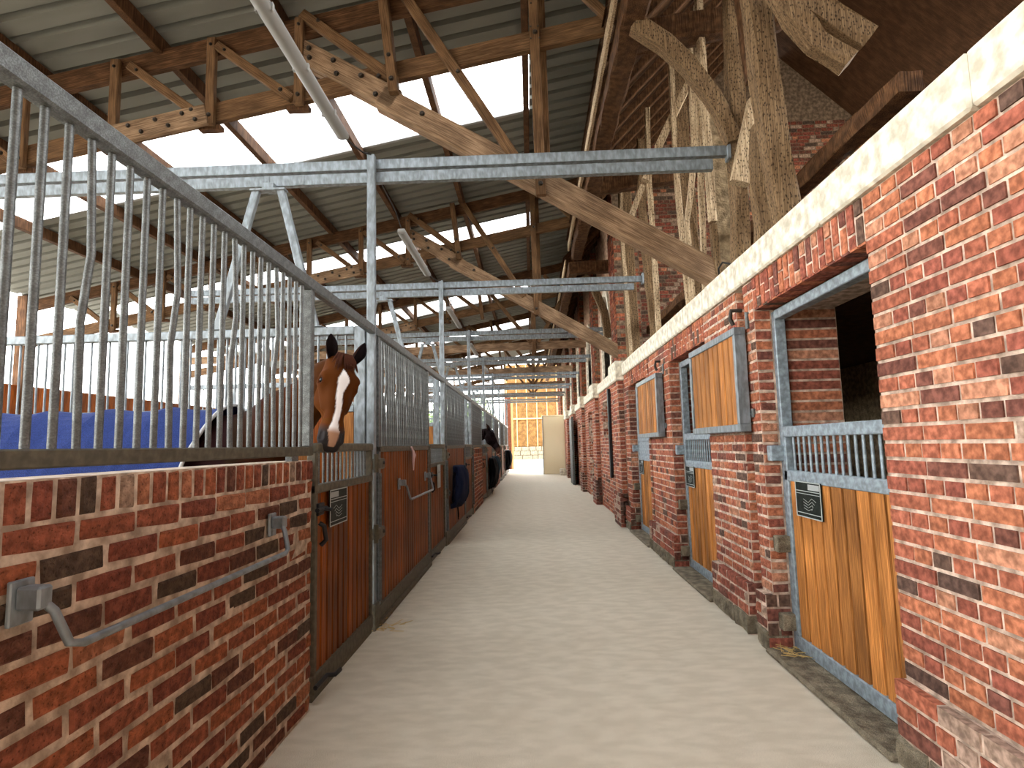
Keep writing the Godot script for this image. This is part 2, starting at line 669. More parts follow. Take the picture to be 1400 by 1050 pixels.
func sheet(x0: float, x1: float, width: float, material: Material) -> ArrayMesh:
	# trapezoid ribs that run up the slope, five to a sheet
	var s := Shape.new()
	var prof: Array = []
	var pitch := width / 5.0
	for i in 5:
		var b := i * pitch
		prof.append_array([Vector2(b, 0), Vector2(b + pitch * 0.66, 0), Vector2(b + pitch * 0.70, 0.065), Vector2(b + pitch * 0.95, 0.065)])
	prof.append(Vector2(width, 0))
	for side in [0.0, 0.006]:
		for i in prof.size() - 1:
			var a: Vector2 = prof[i]
			var b: Vector2 = prof[i + 1]
			s.quad(V(x0, roof_y(x0) + a.y + side, a.x), V(x1, roof_y(x1) + a.y + side, a.x), V(x1, roof_y(x1) + b.y + side, b.x), V(x0, roof_y(x0) + b.y + side, b.x), Vector3.DOWN if side == 0.0 else Vector3.UP)
	return s.mesh(material)


func build_ceiling() -> void:
	var c := struct("ceiling", "grey ribbed sheet roof with white skylight strips", "roof")
	var w := 1.25
	var whole := sheet(-9.3, 1.95, w, M.roof_sheet)
	var left := sheet(-9.3, -8.9, w, M.roof_sheet)
	var right := sheet(0.1, 1.95, w, M.roof_sheet)
	var panes := [sheet(-8.9, -6.2, w, M.skylight), sheet(-6.2, -3.3, w, M.skylight), sheet(-3.3, 0.1, w, M.skylight)]  # leftmost panes are unseen, added to bring more light to the right wall
	for i in range(-18, 19):  # sheets behind the camera are unseen, added to shut out near-end daylight
		var d := TRUSS + 1.42 + i * w
		var at := Transform3D(Basis(), V(0, 0, d))
		if posmod(i, 4) == 0:
			put_mesh(left, "roof_sheet", c, at)
			put_mesh(right, "roof_sheet", c, at)
			for p in panes:
				put_mesh(p, "skylight_pane", c, at)
			# pale flashing along the far edge of the strip
			var fl := Shape.new()
			var a := V(-6.2, roof_y(-6.2) - 0.012, d + w)
			var b := V(0.1, roof_y(0.1) - 0.012, d + w)
			fl.box(along(a, b, Vector3(0, 0, 1)), Vector3(0.02, a.distance_to(b), 0.05))
			put(fl, "flashing", M.lamp_body, c)
		else:
			put_mesh(whole, "roof_sheet", c, at)
	# purlins along the aisle carry the sheets
	var names := ["over the brick wall side", "above the middle of the aisle", "above the stall fronts", "over the horse", "deep over the stalls", "further left over the stalls", "near the left side", "leftmost under the eaves"]
	var x := 1.25
	for i in 8:
		var t := struct("trim_%d" % (i + 4), "dark timber purlin under the roof sheets, " + names[i], "purlin")
		var s := Shape.new()
		s.block(V(x - 0.04, roof_y(x) - 0.175, -16.0), V(x + 0.04, roof_y(x) - 0.015, 30.5), 0.005)
		put(s, "purlin", M.dark_wood, t)
		x -= 1.2 if i < 7 else 0.0
	var nb := struct("wall_near", "added boarded gable wall behind the camera that blocks daylight", "wall")  # unseen, added to keep daylight of the open end off the aisle
	for k in 16:
		var s := Shape.new()
		var x0 := -9.3 + k * 0.71
		s.block(V(x0, 0, -16.2), V(x0 + 0.7, roof_y(x0) - 0.1, -16.0), 0.01)
		put(s, "board", plank_red[k % 4], nb)
	# the open left side: low wall and posts
	var l := struct("wall_left", "low boarded wall far behind the stalls", "wall")
	for k in 20:
		var s := Shape.new()
		s.block(V(-9.3, 0, -1.0 + k * 1.75), V(-9.22, 2.7, 0.74 + k * 1.75), 0.01)
		put(s, "board", plank_red[k % 4], l)
	for k in 7:
		var s := Shape.new()
		s.block(V(-9.36, 0, TRUSS - 0.1 + k * 5.0), V(-9.16, roof_y(-9.2) - 0.03, TRUSS + 0.1 + k * 5.0), 0.01)
		put(s, "wall_post", M.dark_wood, l)


const DOORS := [[2.7, 4.09], [5.28, 6.66], [8.0, 9.49]]
const PIL := [9.92, 13.6, 17.2, 20.8, 24.4, 30.4, 32.4]


func build_right_wall() -> void:
	brick_mats = kiln_lightened
	brick_tones = kiln_lightened_tones
	var w := struct("wall_right", "red brick wall with door openings and pilasters along the right of the aisle", "wall")
	var core := Shape.new()
	var joined := colored_shape()
	var budget := {"left": 300}
	var into := Vector3(0, 0, -1)
	var out := Vector3(-1, 0, 0)
	var X := 1.58
	# --- sections between the doors; two of them are split by a deep groove
	var secs := [[[4.09, 4.28], [4.43, 5.28]], [[6.66, 7.80], [7.88, 8.0]], [[0.4, 2.7]], [[9.49, 9.92]]]
	core.block(V(X + 0.13, 0, 4.25), V(2.15, 2.52, 4.46))
	core.block(V(X + 0.10, 0, 7.77), V(2.15, 2.52, 7.91))
	var kk := 0
	for si in 4:
		var bud: Dictionary = budget if si == 0 else {}
		for iv in secs[si]:
			var a: float = iv[0]
			var b: float = iv[1]
			var slim := b - a < 0.25
			core.block(V(X + 0.006, 0, a + 0.006), V(2.15, 2.52, b - 0.006))
			core.block(V(X - 0.044, 0, a + 0.006), V(X + 0.01, 0.36, b - 0.006))
			var bond := {"budget": bud, "bond": "stretcher" if slim else "english", "brick": (b - a) if slim else 0.225}
			lay(w, V(X, 0.37, a), into, out, b - a, 2.15, bond, joined)
			if a != 4.09 and a != 6.66 and a != 9.49:
				lay(w, V(X, 0.37, a), Vector3.RIGHT, Vector3.BACK, 0.13, 2.15, {"budget": bud, "bond": "stretcher", "brick": 0.13}, joined)
			bond.merge({"uneven": 0.006, "tones": [0, 2, 2, 3, 6]})
			lay(w, V(X - 0.05, 0.13, a), into, out, b - a, 0.24, bond, joined)
			if a != 4.09 and a != 6.66 and a != 9.49:
				lay(w, V(X - 0.05, 0.13, a), Vector3.RIGHT, Vector3.BACK, 0.17, 0.24, {"budget": bud, "bond": "stretcher", "brick": 0.17, "tones": [2, 3, 3, 5]}, joined)
			# rough base stones
			var x := a
			while x < b - 0.02:
				var l := minf(rng.randf_range(0.16, 0.3), b - x)
				if b - x - l < 0.1:
					l = b - x
				put(hewn([V(X + 0.02, 0.065, x + 0.006), V(X + 0.02, 0.065, x + l - 0.006)], 0.125, 0.155, 0.009, 100 + kk, Vector3.RIGHT), "base_stone", M.stone, w)
				x += l
				kk += 1
	# unseen wall slab behind the camera, added to block light from the right
	core.block(V(X, 0, -16), V(2.15, 6.4, 0.4))
	# --- jambs that face the camera
	var k := 0
	for d in DOORS:
		var bud: Dictionary = budget if k == 0 else {}
		var jb := {"budget": bud, "bond": "single", "uneven": 0.004, "tones": [0, 1, 2, 3, 4]}
		lay(w, V(X, 0.37, d[1]), Vector3.RIGHT, Vector3.BACK, 0.12, 1.93, jb, joined)
		lay(w, V(X - 0.05, 0.0, d[1]), Vector3.RIGHT, Vector3.BACK, 0.17, 0.37, {"budget": bud, "bond": "stretcher", "brick": 0.17, "uneven": 0.007, "course": 0.09, "tones": [3, 5, 5, 2]}, joined)
		lay(w, V(X + 0.2, 0.0, d[1]), Vector3.RIGHT, Vector3.BACK, 0.37, 2.3, jb, joined)
		# lintel
		core.block(V(X + 0.006, 2.306, d[0]), V(2.15, 2.52, d[1]))
		soldiers(w, V(X, 2.30, d[0]), into, out, d[1] - d[0], 0.225, budget if k == 0 else {}, joined)
		# underside of the flat arch
		var under := colored_shape()
		var n := int((d[1] - d[0]) / 0.0722)
		for i in n:
			under.tone = brick_tones[tone()].srgb_to_linear()
			under.block(V(X + 0.004, 2.295, d[0] + i * 0.0722 + 0.006), V(X + 0.14, 2.31, d[0] + (i + 1) * 0.0722 - 0.006))
		field(under, w, "arch_underside")
		k += 1
	# --- the long far part: pilasters, doorways and a small window
	var holes: Array = [Rect2(11.75 - 9.92, 1.5, 1.2, 0.78)]
	for p in range(1, 5):
		holes.append(Rect2(PIL[p] + 1.3 - 9.92, -1, 1.35, 3.25))
	lay(w, V(X, 0.0, 9.92), into, out, 23.38, 2.52, {"holes": holes, "bond": "english"}, joined)
	# core around the holes
	var at := 9.92
	for h in holes:
		var a: float = 9.92 + h.position.x
		var b: float = 9.92 + h.end.x
		core.block(V(X + 0.006, 0, at), V(2.15, 2.52, a))
		if h.position.y > 0.0:
			core.block(V(X + 0.006, 0, a), V(2.15, h.position.y, b))
		core.block(V(X + 0.006, h.end.y, a), V(2.15, 2.52, b))
		core.block(V(X + 0.5, 0, a), V(2.15, 2.52, b))
		lay(w, V(X, maxf(h.position.y, 0.0), b), Vector3.RIGHT, Vector3.BACK, 0.5, h.end.y - maxf(h.position.y, 0.0), {"bond": "mixed"}, joined)
		at = b
	core.block(V(X + 0.006, 0, at), V(2.15, 2.52, 33.3))
	for p in PIL:
		core.block(V(X - 0.094, 0, p + 0.006), V(X + 0.02, 2.52, p + 0.704))
		core.block(V(X - 0.134, 0, p + 0.006), V(X + 0.02, 0.55, p + 0.724))
		lay(w, V(X - 0.1, 0.55, p), into, out, 0.71, 1.97, {"bond": "english"}, joined)
		lay(w, V(X - 0.1, 0.55, p), Vector3.RIGHT, Vector3.BACK, 0.1, 1.97, {"bond": "stretcher", "brick": 0.1}, joined)
		lay(w, V(X - 0.14, 0.0, p), into, out, 0.73, 0.56, {"bond": "english", "tones": [2, 3, 5, 6]}, joined)
		lay(w, V(X - 0.14, 0.0, p), Vector3.RIGHT, Vector3.BACK, 0.14, 0.56, {"bond": "stretcher", "brick": 0.14, "tones": [2, 3, 5, 5]}, joined)
	field(joined, w)
	put(core, "mortar_bed", M.mortar_pale, w)
	# capitals and coping
	k = 0
	for p in PIL:
		var s := Shape.new()
		s.block(V(X - 0.15, 2.44, p - 0.05), V(X + 0.1, 2.78, p + 0.76), 0.02)
		put(s, "capital", M.coping, w)
	var d0 := 1.0
	while d0 < 33.0:
		var l := rng.randf_range(0.85, 1.25)
		var s := Shape.new()
		s.block(V(X - 0.03, 2.52, d0 + 0.003), V(X + 0.42, 2.735 + rng.randf_range(-0.006, 0.006), minf(d0 + l, 33.3) - 0.003), 0.012)
		put(s, "coping_block", M.coping, w)
		d0 += l
	brick_mats = kiln_red
	brick_tones = kiln_red_tones
	# room behind the doors, dark and closed
	var room := struct("wall_stable", "dark plastered inside of the boxes behind the brick wall", "wall")
	var rs := Shape.new()
	rs.block(V(5.2, 0, 0.9), V(5.35, 2.6, 10.2))
	rs.block(V(2.15, 0, 0.8), V(5.3, 2.6, 0.95))
	rs.block(V(2.15, 0, 10.05), V(5.3, 2.6, 10.2))
	put(rs, "inner_wall", M.daub, room)
	var slab := Shape.new()
	slab.block(V(1.98, 2.53, 0.9), V(6.6, 2.72, 33.0))
	tag(put(slab, "floor", M.dark_wood, self), "dark boarded loft floor behind the timber frame", "floor", "", "structure")


func arch_pts(c: float, half: float, y0: float, spring: float) -> Array:
	var pts := [Vector2(c - half, y0)]
	for i in 13:
		var a := PI - PI * i / 12.0
		pts.append(Vector2(c + cos(a) * half, spring + sin(a) * half * 1.25))
	pts.append(Vector2(c + half, y0))
	return pts


func build_loft() -> void:
	# cross wall of the loft, facing the camera, and its end on the aisle
	var w := struct("wall_loft", "old brick cross wall behind the timber frame", "wall")
	var joined := colored_shape()
	var core := Shape.new()
	var bud := {"left": 300}
	core.block(V(1.76, 2.72, 10.606), V(6.6, 8.6, 10.95))
	lay(w, V(1.75, 2.72, 10.6), Vector3.RIGHT, Vector3.BACK, 4.8, 4.6, {"budget": bud, "bond": "mixed", "uneven": 0.004, "tones": [2, 3, 3, 5, 4, 6, 2]}, joined)
	field(joined, w)
	put(core, "mortar_bed", M.mortar_old, w)
	# aisle side beyond the cross wall: brick piers and plastered bays with arched openings
	var a := struct("wall_upper", "upper brick wall with arched openings above the far part of the aisle", "wall")
	var j2 := colored_shape()
	var c2 := Shape.new()
	for i in 7:
		var p: float = PIL[i]
		core = Shape.new()
		c2.block(V(1.56, 2.73, p + 0.3), V(2.0, 6.3, p + 1.0))
		lay(a, V(1.55, 2.73, p + 0.3), Vector3(0, 0, -1), Vector3.LEFT, 0.7, 3.5, {"bond": "english"}, j2)
		lay(a, V(1.55, 2.73, p + 0.3), Vector3.RIGHT, Vector3.BACK, 0.44, 3.5, {"bond": "english"}, j2)
		if i == 6:
			continue
		# plaster bay with an arch cut out of it
		var poly := PackedVector2Array()
		var from := p + 1.0
		var to: float = PIL[i + 1] + 0.3
		var mid := (from + to) * 0.5
		poly.append(Vector2(from, 2.73))
		for q in arch_pts(mid, 0.62, 2.73, 3.75):
			poly.append(q)
		poly.append(Vector2(to, 2.73))
		poly.append(Vector2(to, 6.3))
		poly.append(Vector2(from, 6.3))
		var s := Shape.new()
		prism(s, poly, 1.68, 1.95)
		put(s, "plaster_bay", M.plaster, a)
		var rim := Shape.new()
		var outer: Array = arch_pts(mid, 0.74, 2.73, 3.75)
		var inner: Array = arch_pts(mid, 0.62, 2.73, 3.75)
		for q in outer.size() - 1:
			var o0: Vector2 = outer[q]
			var o1: Vector2 = outer[q + 1]
			var i0: Vector2 = inner[q]
			var i1: Vector2 = inner[q + 1]
			rim.quad(V(1.63, o0.y, o0.x), V(1.63, o1.y, o1.x), V(1.63, i1.y, i1.x), V(1.63, i0.y, i0.x), Vector3.LEFT)
			rim.quad(V(1.63, i0.y, i0.x), V(1.63, i1.y, i1.x), V(1.95, i1.y, i1.x), V(1.95, i0.y, i0.x), Vector3(0, mid * 0.0 + 1.0, 0) if q > 0 else Vector3(0, 0, 1))
			rim.quad(V(1.63, o0.y, o0.x), V(1.63, o1.y, o1.x), V(1.69, o1.y, o1.x), V(1.69, o0.y, o0.x), Vector3(0, 1, 0))
		put(rim, "arch_surround", M.coping, a)
	field(j2, a)
	put(c2, "mortar_bed", M.mortar_old, a)
	# unseen back of the loft, gaps left in it to let light in
	var b := struct("wall_back", "dim daub wall at the back of the loft", "wall")
	var bs := Shape.new()
	bs.block(V(6.5, 2.7, -16.0), V(6.65, 3.7, 33.0))
	bs.block(V(2.15, 2.7, -0.6), V(6.6, 8.0, -0.4))
	for i in range(-4, 10):
		bs.block(V(6.45, 2.7, i * 3.6), V(6.65, 6.6, i * 3.6 + 0.4))
	put(bs, "daub_panel", M.daub, b)
	# the old roof over the loft: boards on rafters, the eave hangs over the aisle
	var r := struct("ceiling_loft", "old dark boarded roof with rafters that overhangs the aisle", "roof")
	var pieces := [[-16.0, 11.2], [12.2, 33.3]]
	var slope := 1.04
	for pc in pieces:
		var dd: float = pc[0]
		while dd < pc[1] - 0.05:
			var e := minf(dd + 0.5, pc[1])
			var s := Shape.new()
			var gap := 0.004
			s.quad(V(0.80, 5.34, dd + gap), V(0.80, 5.34, e - gap), V(4.4, 5.34 + 3.6 * slope, e - gap), V(4.4, 5.34 + 3.6 * slope, dd + gap), Vector3(1, -1, 0))
			s.quad(V(0.78, 5.36, dd + gap), V(0.78, 5.36, e - gap), V(4.4, 5.38 + 3.62 * slope, e - gap), V(4.4, 5.38 + 3.62 * slope, dd + gap), Vector3(-1, 1, 0))
			put(s, "roof_board", M.old_brown, r)
			dd = e
		dd = pc[0] + 0.25
		while dd < pc[1]:
			beam(r, "rafter", V(0.84, 5.27, dd), V(4.4, 5.27 + 3.56 * slope, dd), 0.075, 0.1, M.old_brown, Vector3(1, -1, 0), 0.01)
			dd += 0.52
	var far := Shape.new()
	far.quad(V(4.4, 9.1, -16), V(4.4, 9.1, 33.3), V(7.2, 6.4, 33.3), V(7.2, 6.4, -16), Vector3(-1, -1, 0))
	far.quad(V(4.4, 9.14, -16), V(4.4, 9.14, 33.3), V(7.2, 6.44, 33.3), V(7.2, 6.44, -16), Vector3(1, 1, 0))
	put(far, "roof_slope", M.dark_wood, r)
	# eave plate and fascia
	var n := 0
	for pc in pieces:
		var which: String = ["over the timber frame", "far down the aisle"][n]
		var ep := thing("eave_beam", "dark hewn eave beam with a pale edge board, " + which, "beam", Vector3.ZERO)
		var pa := V(0.98, 5.10, pc[0])
		var pb := V(0.98, 5.10, pc[1])
		put(hewn([pa, pb], 0.24, 0.2, 0.012, 31 + n, Vector3.RIGHT), "beam", M.old_brown, ep)
		put(hewn([V(0.83, 5.24, pc[0]), V(0.83, 5.24, pc[1])], 0.035, 0.15, 0.003, 41 + n, Vector3.UP), "edge_board", M.old_pale, ep)
		n += 1
	timber_frame()


func prism(s: Shape, poly: PackedVector2Array, x0: float, x1: float) -> void:
	var idx := Geometry2D.triangulate_polygon(poly)
	for k in range(0, idx.size(), 3):
		var a: Vector2 = poly[idx[k]]
		var b: Vector2 = poly[idx[k + 1]]
		var c: Vector2 = poly[idx[k + 2]]
		s.tri(V(x0, a.y, a.x), V(x0, b.y, b.x), V(x0, c.y, c.x), Vector3.LEFT)
		s.tri(V(x1, a.y, a.x), V(x1, b.y, b.x), V(x1, c.y, c.x), Vector3.RIGHT)
	var ccw := not Geometry2D.is_polygon_clockwise(poly)
	for k in poly.size():
		var a: Vector2 = poly[k]
		var b: Vector2 = poly[(k + 1) % poly.size()]
		var d := b - a
		var o := Vector2(d.y, -d.x) * (1.0 if ccw else -1.0)
		s.quad(V(x0, a.y, a.x), V(x0, b.y, b.x), V(x1, b.y, b.x), V(x1, a.y, a.x), Vector3(0, o.y, -o.x))


func timber(label: String, path: Array, w: float, t: float, mat_: Material, seed_: int, rough := 0.012, face := Vector3(0, 0, 1), taper := 1.0, category := "timber post") -> void:
	var s := hewn(path, w, t, rough, seed_, face, taper)
	tag(put(s, "timber_post" if category == "timber post" else "timber_brace" if category == "brace" else "timber_beam", mat_, self), label, category)


func timber_frame() -> void:
	var face := Vector3(0, 0, 1)
	timber("broad worm-eaten oak post nearest the camera on the cream ledge", [V(1.775, 2.74, 3.87), V(1.70, 3.6, 3.87), V(1.665, 4.42, 3.88), V(1.62, 5.4, 3.9), V(1.60, 6.0, 3.92)], 0.165, 0.14, M.old_wood, 1)
	timber("squat worm-eaten oak post standing left of the broadest one", [V(1.765, 2.74, 4.31), V(1.80, 3.78, 4.31)], 0.105, 0.12, M.old_wood, 2)
	timber("worm-eaten oak post carrying the curved brace's foot", [V(1.765, 2.74, 4.78), V(1.80, 3.8, 4.78), V(1.835, 4.74, 4.78), V(1.87, 6.0, 4.8)], 0.125, 0.14, M.old_wood, 3)
	timber("tall oak post that ends above the squat one, close behind the broadest post", [V(1.775, 4.12, 4.26), V(1.745, 4.66, 4.26), V(1.69, 5.5, 4.2), V(1.68, 6.0, 4.2)], 0.115, 0.12, M.old_brown, 4)
	timber("pale broken oak strut with a ragged foot", [V(1.725, 3.4, 5.28), V(1.72, 4.37, 5.28), V(1.73, 5.8, 5.3)], 0.062, 0.07, M.old_pale, 5, 0.006)
	timber("short leaning peg-holed stud below the pale broken strut", [V(1.745, 2.74, 5.24), V(1.712, 3.36, 5.24)], 0.055, 0.06, M.old_wood, 6, 0.005)
	timber("slender post with peg holes, first left of the pale broken strut", [V(1.73, 2.74, 5.63), V(1.735, 3.2, 5.63), V(1.77, 4.6, 5.63), V(1.79, 5.8, 5.6)], 0.052, 0.06, M.old_pale, 7, 0.004)
	timber("slender peg-holed post leaning towards the curved brace", [V(1.72, 2.74, 6.03), V(1.705, 3.7, 6.03), V(1.81, 4.4, 6.0), V(1.84, 5.8, 6.0)], 0.052, 0.06, M.old_pale, 8, 0.004)
	timber("leftmost of the slender peg-holed posts above the long strut", [V(1.765, 2.74, 6.33), V(1.73, 3.54, 6.33), V(1.70, 4.47, 6.33), V(1.70, 5.8, 6.3)], 0.052, 0.06, M.old_pale, 9, 0.004)
	timber("brown upright post half hidden by the long roof strut", [V(1.96, 2.74, 6.6), V(1.92, 3.5, 6.6), V(1.87, 4.5, 6.6), V(1.85, 6.0, 6.6)], 0.15, 0.13, M.old_wood, 10)
	timber("thin upright batten between the long strut and the second crossbeam", [V(1.668, 2.74, 7.43), V(1.64, 4.77, 7.43), V(1.65, 5.8, 7.4)], 0.06, 0.06, M.old_pale, 11, 0.005)
	timber("short oak stud under the end of the second crossbeam", [V(1.75, 2.74, 8.05), V(1.66, 4.72, 8.05), V(1.68, 5.7, 8.05)], 0.11, 0.1, M.old_wood, 12)
	timber("thin pale stud left of the second crossbeam's end", [V(1.65, 2.74, 9.42), V(1.585, 4.9, 9.42), V(1.6, 5.6, 9.4)], 0.05, 0.06, M.old_pale, 13, 0.005)
	timber("wide smooth grey oak post before the brick cross wall", [V(1.74, 2.74, 9.7), V(1.71, 4.9, 9.7), V(1.71, 5.7, 9.7)], 0.20, 0.2, M.old_wood, 14, 0.004)
	# daubed panel behind the pale strut
	var d := Shape.new()
	d.block(V(1.80, 2.74, 5.44), V(2.02, 4.7, 5.5), 0.01)
	tag(put(d, "daub_infill", M.daub, self), "smooth grey daub panel behind the pale broken strut", "panel")
	# braces and ties
	timber("great curved oak brace under the eave", [V(0.99, 4.99, 4.75), V(1.24, 4.80, 4.75), V(1.42, 4.59, 4.74), V(1.60, 4.30, 4.73), V(1.70, 4.05, 4.72), V(1.75, 3.86, 4.71)], 0.15, 0.13, M.old_wood, 21, 0.004, face, 0.8, "brace")
	timber("heavy old tie beam from the eave to the wall posts", [V(1.08, 5.26, 5.3), V(1.6, 5.33, 5.3), V(2.5, 5.42, 5.3)], 0.24, 0.2, M.old_brown, 22, 0.014, face, 1.0, "beam")
	timber("short grey brace with a bolt at the end of the first crossbeam", [V(1.735, 3.46, 4.60), V(1.93, 4.16, 4.60)], 0.15, 0.09, M.old_pale, 23, 0.006, face, 1.0, "brace")
	timber("thick bent oak brace in the top right corner", [V(1.56, 4.9, 3.68), V(1.70, 4.42, 3.66), V(1.80, 4.15, 3.64), V(1.92, 3.95, 3.62), V(2.1, 3.78, 3.6)], 0.13, 0.12, M.old_wood, 24, 0.010, face, 1.0, "brace")
	timber("thick oak stub with bare end grain at the top right", [V(1.87, 4.36, 3.72), V(2.3, 4.02, 3.75)], 0.17, 0.15, M.old_wood, 27, 0.012, face, 1.0, "brace")
	timber("straight pale brace rising from the first crossbeam to the curved one", [V(1.36, 4.32, 6.36), V(1.53, 4.72, 6.36), V(1.90, 5.45, 6.36)], 0.085, 0.08, M.old_pale, 25, 0.004, face, 1.0, "brace")
	timber("short beam end jutting out under the end of the near eave", [V(0.80, 4.74, 11.0), V(1.9, 4.78, 11.0)], 0.22, 0.2, M.old_brown, 26, 0.01, face, 1.0, "beam")
	timber("slim curved brace under the jutting beam end", [V(1.10, 4.62, 11.1), V(1.3, 4.35, 11.1), V(1.46, 3.9, 11.1), V(1.52, 3.4, 11.1)], 0.14, 0.12, M.old_wood, 28, 0.006, face, 1.0, "brace")
	timber("second old tie beam between the eave and the loft", [V(1.08, 5.15, 8.3), V(2.5, 5.3, 8.3)], 0.22, 0.2, M.old_brown, 29, 0.014, face, 1.0, "beam")
	timber("short pale raking stud above the long roof strut", [V(1.40, 4.36, 7.66), V(1.60, 4.85, 7.66)], 0.075, 0.07, M.old_pale, 30, 0.004, face, 1.0, "brace")
	timber("long dark rail behind the upright posts", [V(2.2, 3.4, 3.2), V(2.2, 3.4, 10.5)], 0.14, 0.12, M.old_brown, 33, 0.01, Vector3.UP, 1.0, "beam")


func build_far_end() -> void:
	var w := struct("wall_far", "distant barn wall of warm boards on a pale stone base", "wall")
	var d := 58.0
	var x := -2.4
	while x < 8.0:
		for row in 7:
			var s := Shape.new()
			s.block(V(x + 0.01, 1.25 + row * 1.15 + 0.01, d), V(x + 0.99, 1.25 + (row + 1) * 1.15 - 0.01, d + 0.05 + 0.02 * ((row + int(x * 3.0)) % 2)))
			put(s, "board", M.board_far, w)
		var t := Shape.new()
		t.block(V(x - 0.05, 1.25, d - 0.1), V(x + 0.05, 9.3, d), 0.01)
		put(t, "stud", M.stud_far, w)
		x += 1.0
	var rail := Shape.new()
	rail.block(V(-2.4, 3.9, d - 0.14), V(8, 4.05, d), 0.01)
	put(rail, "rail", M.stud_far, w)
	var yb := 0.0
	for row in 3:
		x = -2.6
		while x < 8.0:
			var l := rng.randf_range(0.5, 1.0)
			var s := Shape.new()
			s.block(V(x + 0.02, row * 0.42 - 0.03, d - 0.25), V(x + l - 0.02, row * 0.42 + 0.37, d + 0.1), 0.03)
			put(s, "base_stone", M.stone, w)
			x += l
	var back := Shape.new()
	back.block(V(-2.6, -0.03, d + 0.06), V(8.2, 9.4, d + 0.3))
	put(back, "backing", M.board_far, w)
	# tall cream box at the end of the aisle
	var b := thing("panel_box", "tall cream painted box standing at the far end of the aisle", "partition", V(1.06, 0, 28.6))
	var s := Shape.new()
	s.block(Vector3(-0.52, 0.0, -0.6), Vector3(0.52, 2.72, 0.6), 0.015)
	put(s, "body", M.cream, b)
	s = Shape.new()
	s.block(Vector3(-0.54, 2.72, -0.62), Vector3(0.54, 2.78, 0.62), 0.01)
	put(s, "top_cap", M.cream, b)
	s = Shape.new()
	s.block(Vector3(-0.54, 0.0, 0.6), Vector3(-0.50, 2.72, 0.63), 0.004)
	put(s, "edge_strip", M.lamp_body, b)
	# foot block by the wall
	var fb := Shape.new()
	fb.block(V(1.24, 0, 26.6), V(1.52, 0.3, 26.9), 0.03)
	tag(put(fb, "stone_block", M.coping, self), "small pale stone block on the floor beside the cream box", "block")
	# rusty end post on the left with pale edge
	var p := thing("end_post", "rust red steel post at the end of the left stalls", "post", V(-1.32, 0, 34.4))
	s = Shape.new()
	s.block(Vector3(-0.2, 0, -0.08), Vector3(0.12, 4.3, 0.08), 0.02)
	put(s, "post", M.rust_steel, p)
	s = Shape.new()
	s.block(Vector3(0.12, 0, -0.09), Vector3(0.26, 4.35, 0.05), 0.02)
	put(s, "pale_jamb", M.stud_far, p)
	# trees outside on the left
	for t in [[-4.9, 48.0, 4.2, "light green tree nearest the end of the stalls"], [-7.4, 52.0, 4.4, "light green tree behind the first one, further left"], [-10.2, 50.0, 4.0, "leftmost light green tree outside the stable"]]:
		tree(t[0], t[1], t[2], t[3])


func tree(x: float, d: float, size: float, label: String) -> void:
	var t := thing("tree", label, "tree", V(x, -0.03, d), "trees beyond the stalls")
	var s := Shape.new()
	s.tube([Vector3(0, 0, 0), Vector3(0.05, size * 0.4, 0), Vector3(0, size * 0.9, 0.1)], [0.14, 0.1, 0.04], 7)
	put(s, "trunk", M.bark, t)
	var q := Shape.new()
	for k in 3:
		var a := k * PI / 3
		var h := Vector3(cos(a), 0, sin(a)) * 0.14
		q.quad(-h, Vector3(0, 0.1, 0) - h * 0.2, h + Vector3(0, 0.22, 0), Vector3(0, 0.1, 0) + h * 0.2, Vector3.UP)
	var mm := MultiMesh.new()
	mm.transform_format = MultiMesh.TRANSFORM_3D
	mm.mesh = q.mesh(M.leaf)
	var r := RandomNumberGenerator.new()
	r.seed = int(d * 10 + x)
	mm.instance_count = 2600
	for i in 2600:
		var dir := Vector3(r.randfn(), r.randfn(), r.randfn()).normalized()
		var p := Vector3(0, size * 0.78, 0) + dir * Vector3(size * 0.55, size * 0.62, size * 0.55) * pow(r.randf(), 0.35)
		if p.y < 0.3: p.y = 0.3 + r.randf()
		mm.set_instance_transform(i, Transform3D(Basis.from_euler(Vector3(r.randf() * TAU, r.randf() * TAU, 0)).scaled(Vector3.ONE * r.randf_range(0.7, 1.4)), p))
	var o := MultiMeshInstance3D.new()
	o.name = "foliage"
	o.multimesh = mm
	o.set_meta("kind", "stuff")
	t.add_child(o)


func bolt(parent: Node, at: Vector3, dir: Vector3, r := 0.022, depth := 0.02) -> void:
	if not cache.has("bolt"):
		var s := Shape.new()
		s.tube([Vector3(0, 0, 0), Vector3(0, 0.6, 0), Vector3(0, 1, 0)], [1.0, 0.95, 0.6], 8)
		cache["bolt"] = s.mesh(M.bolt_steel)
	var t := along(at, at + dir, Vector3(0.3, 0.7, 0.2))
	t.origin = at
	put_mesh(cache["bolt"], "bolt", parent, t.scaled_local(Vector3(r, depth, r)))


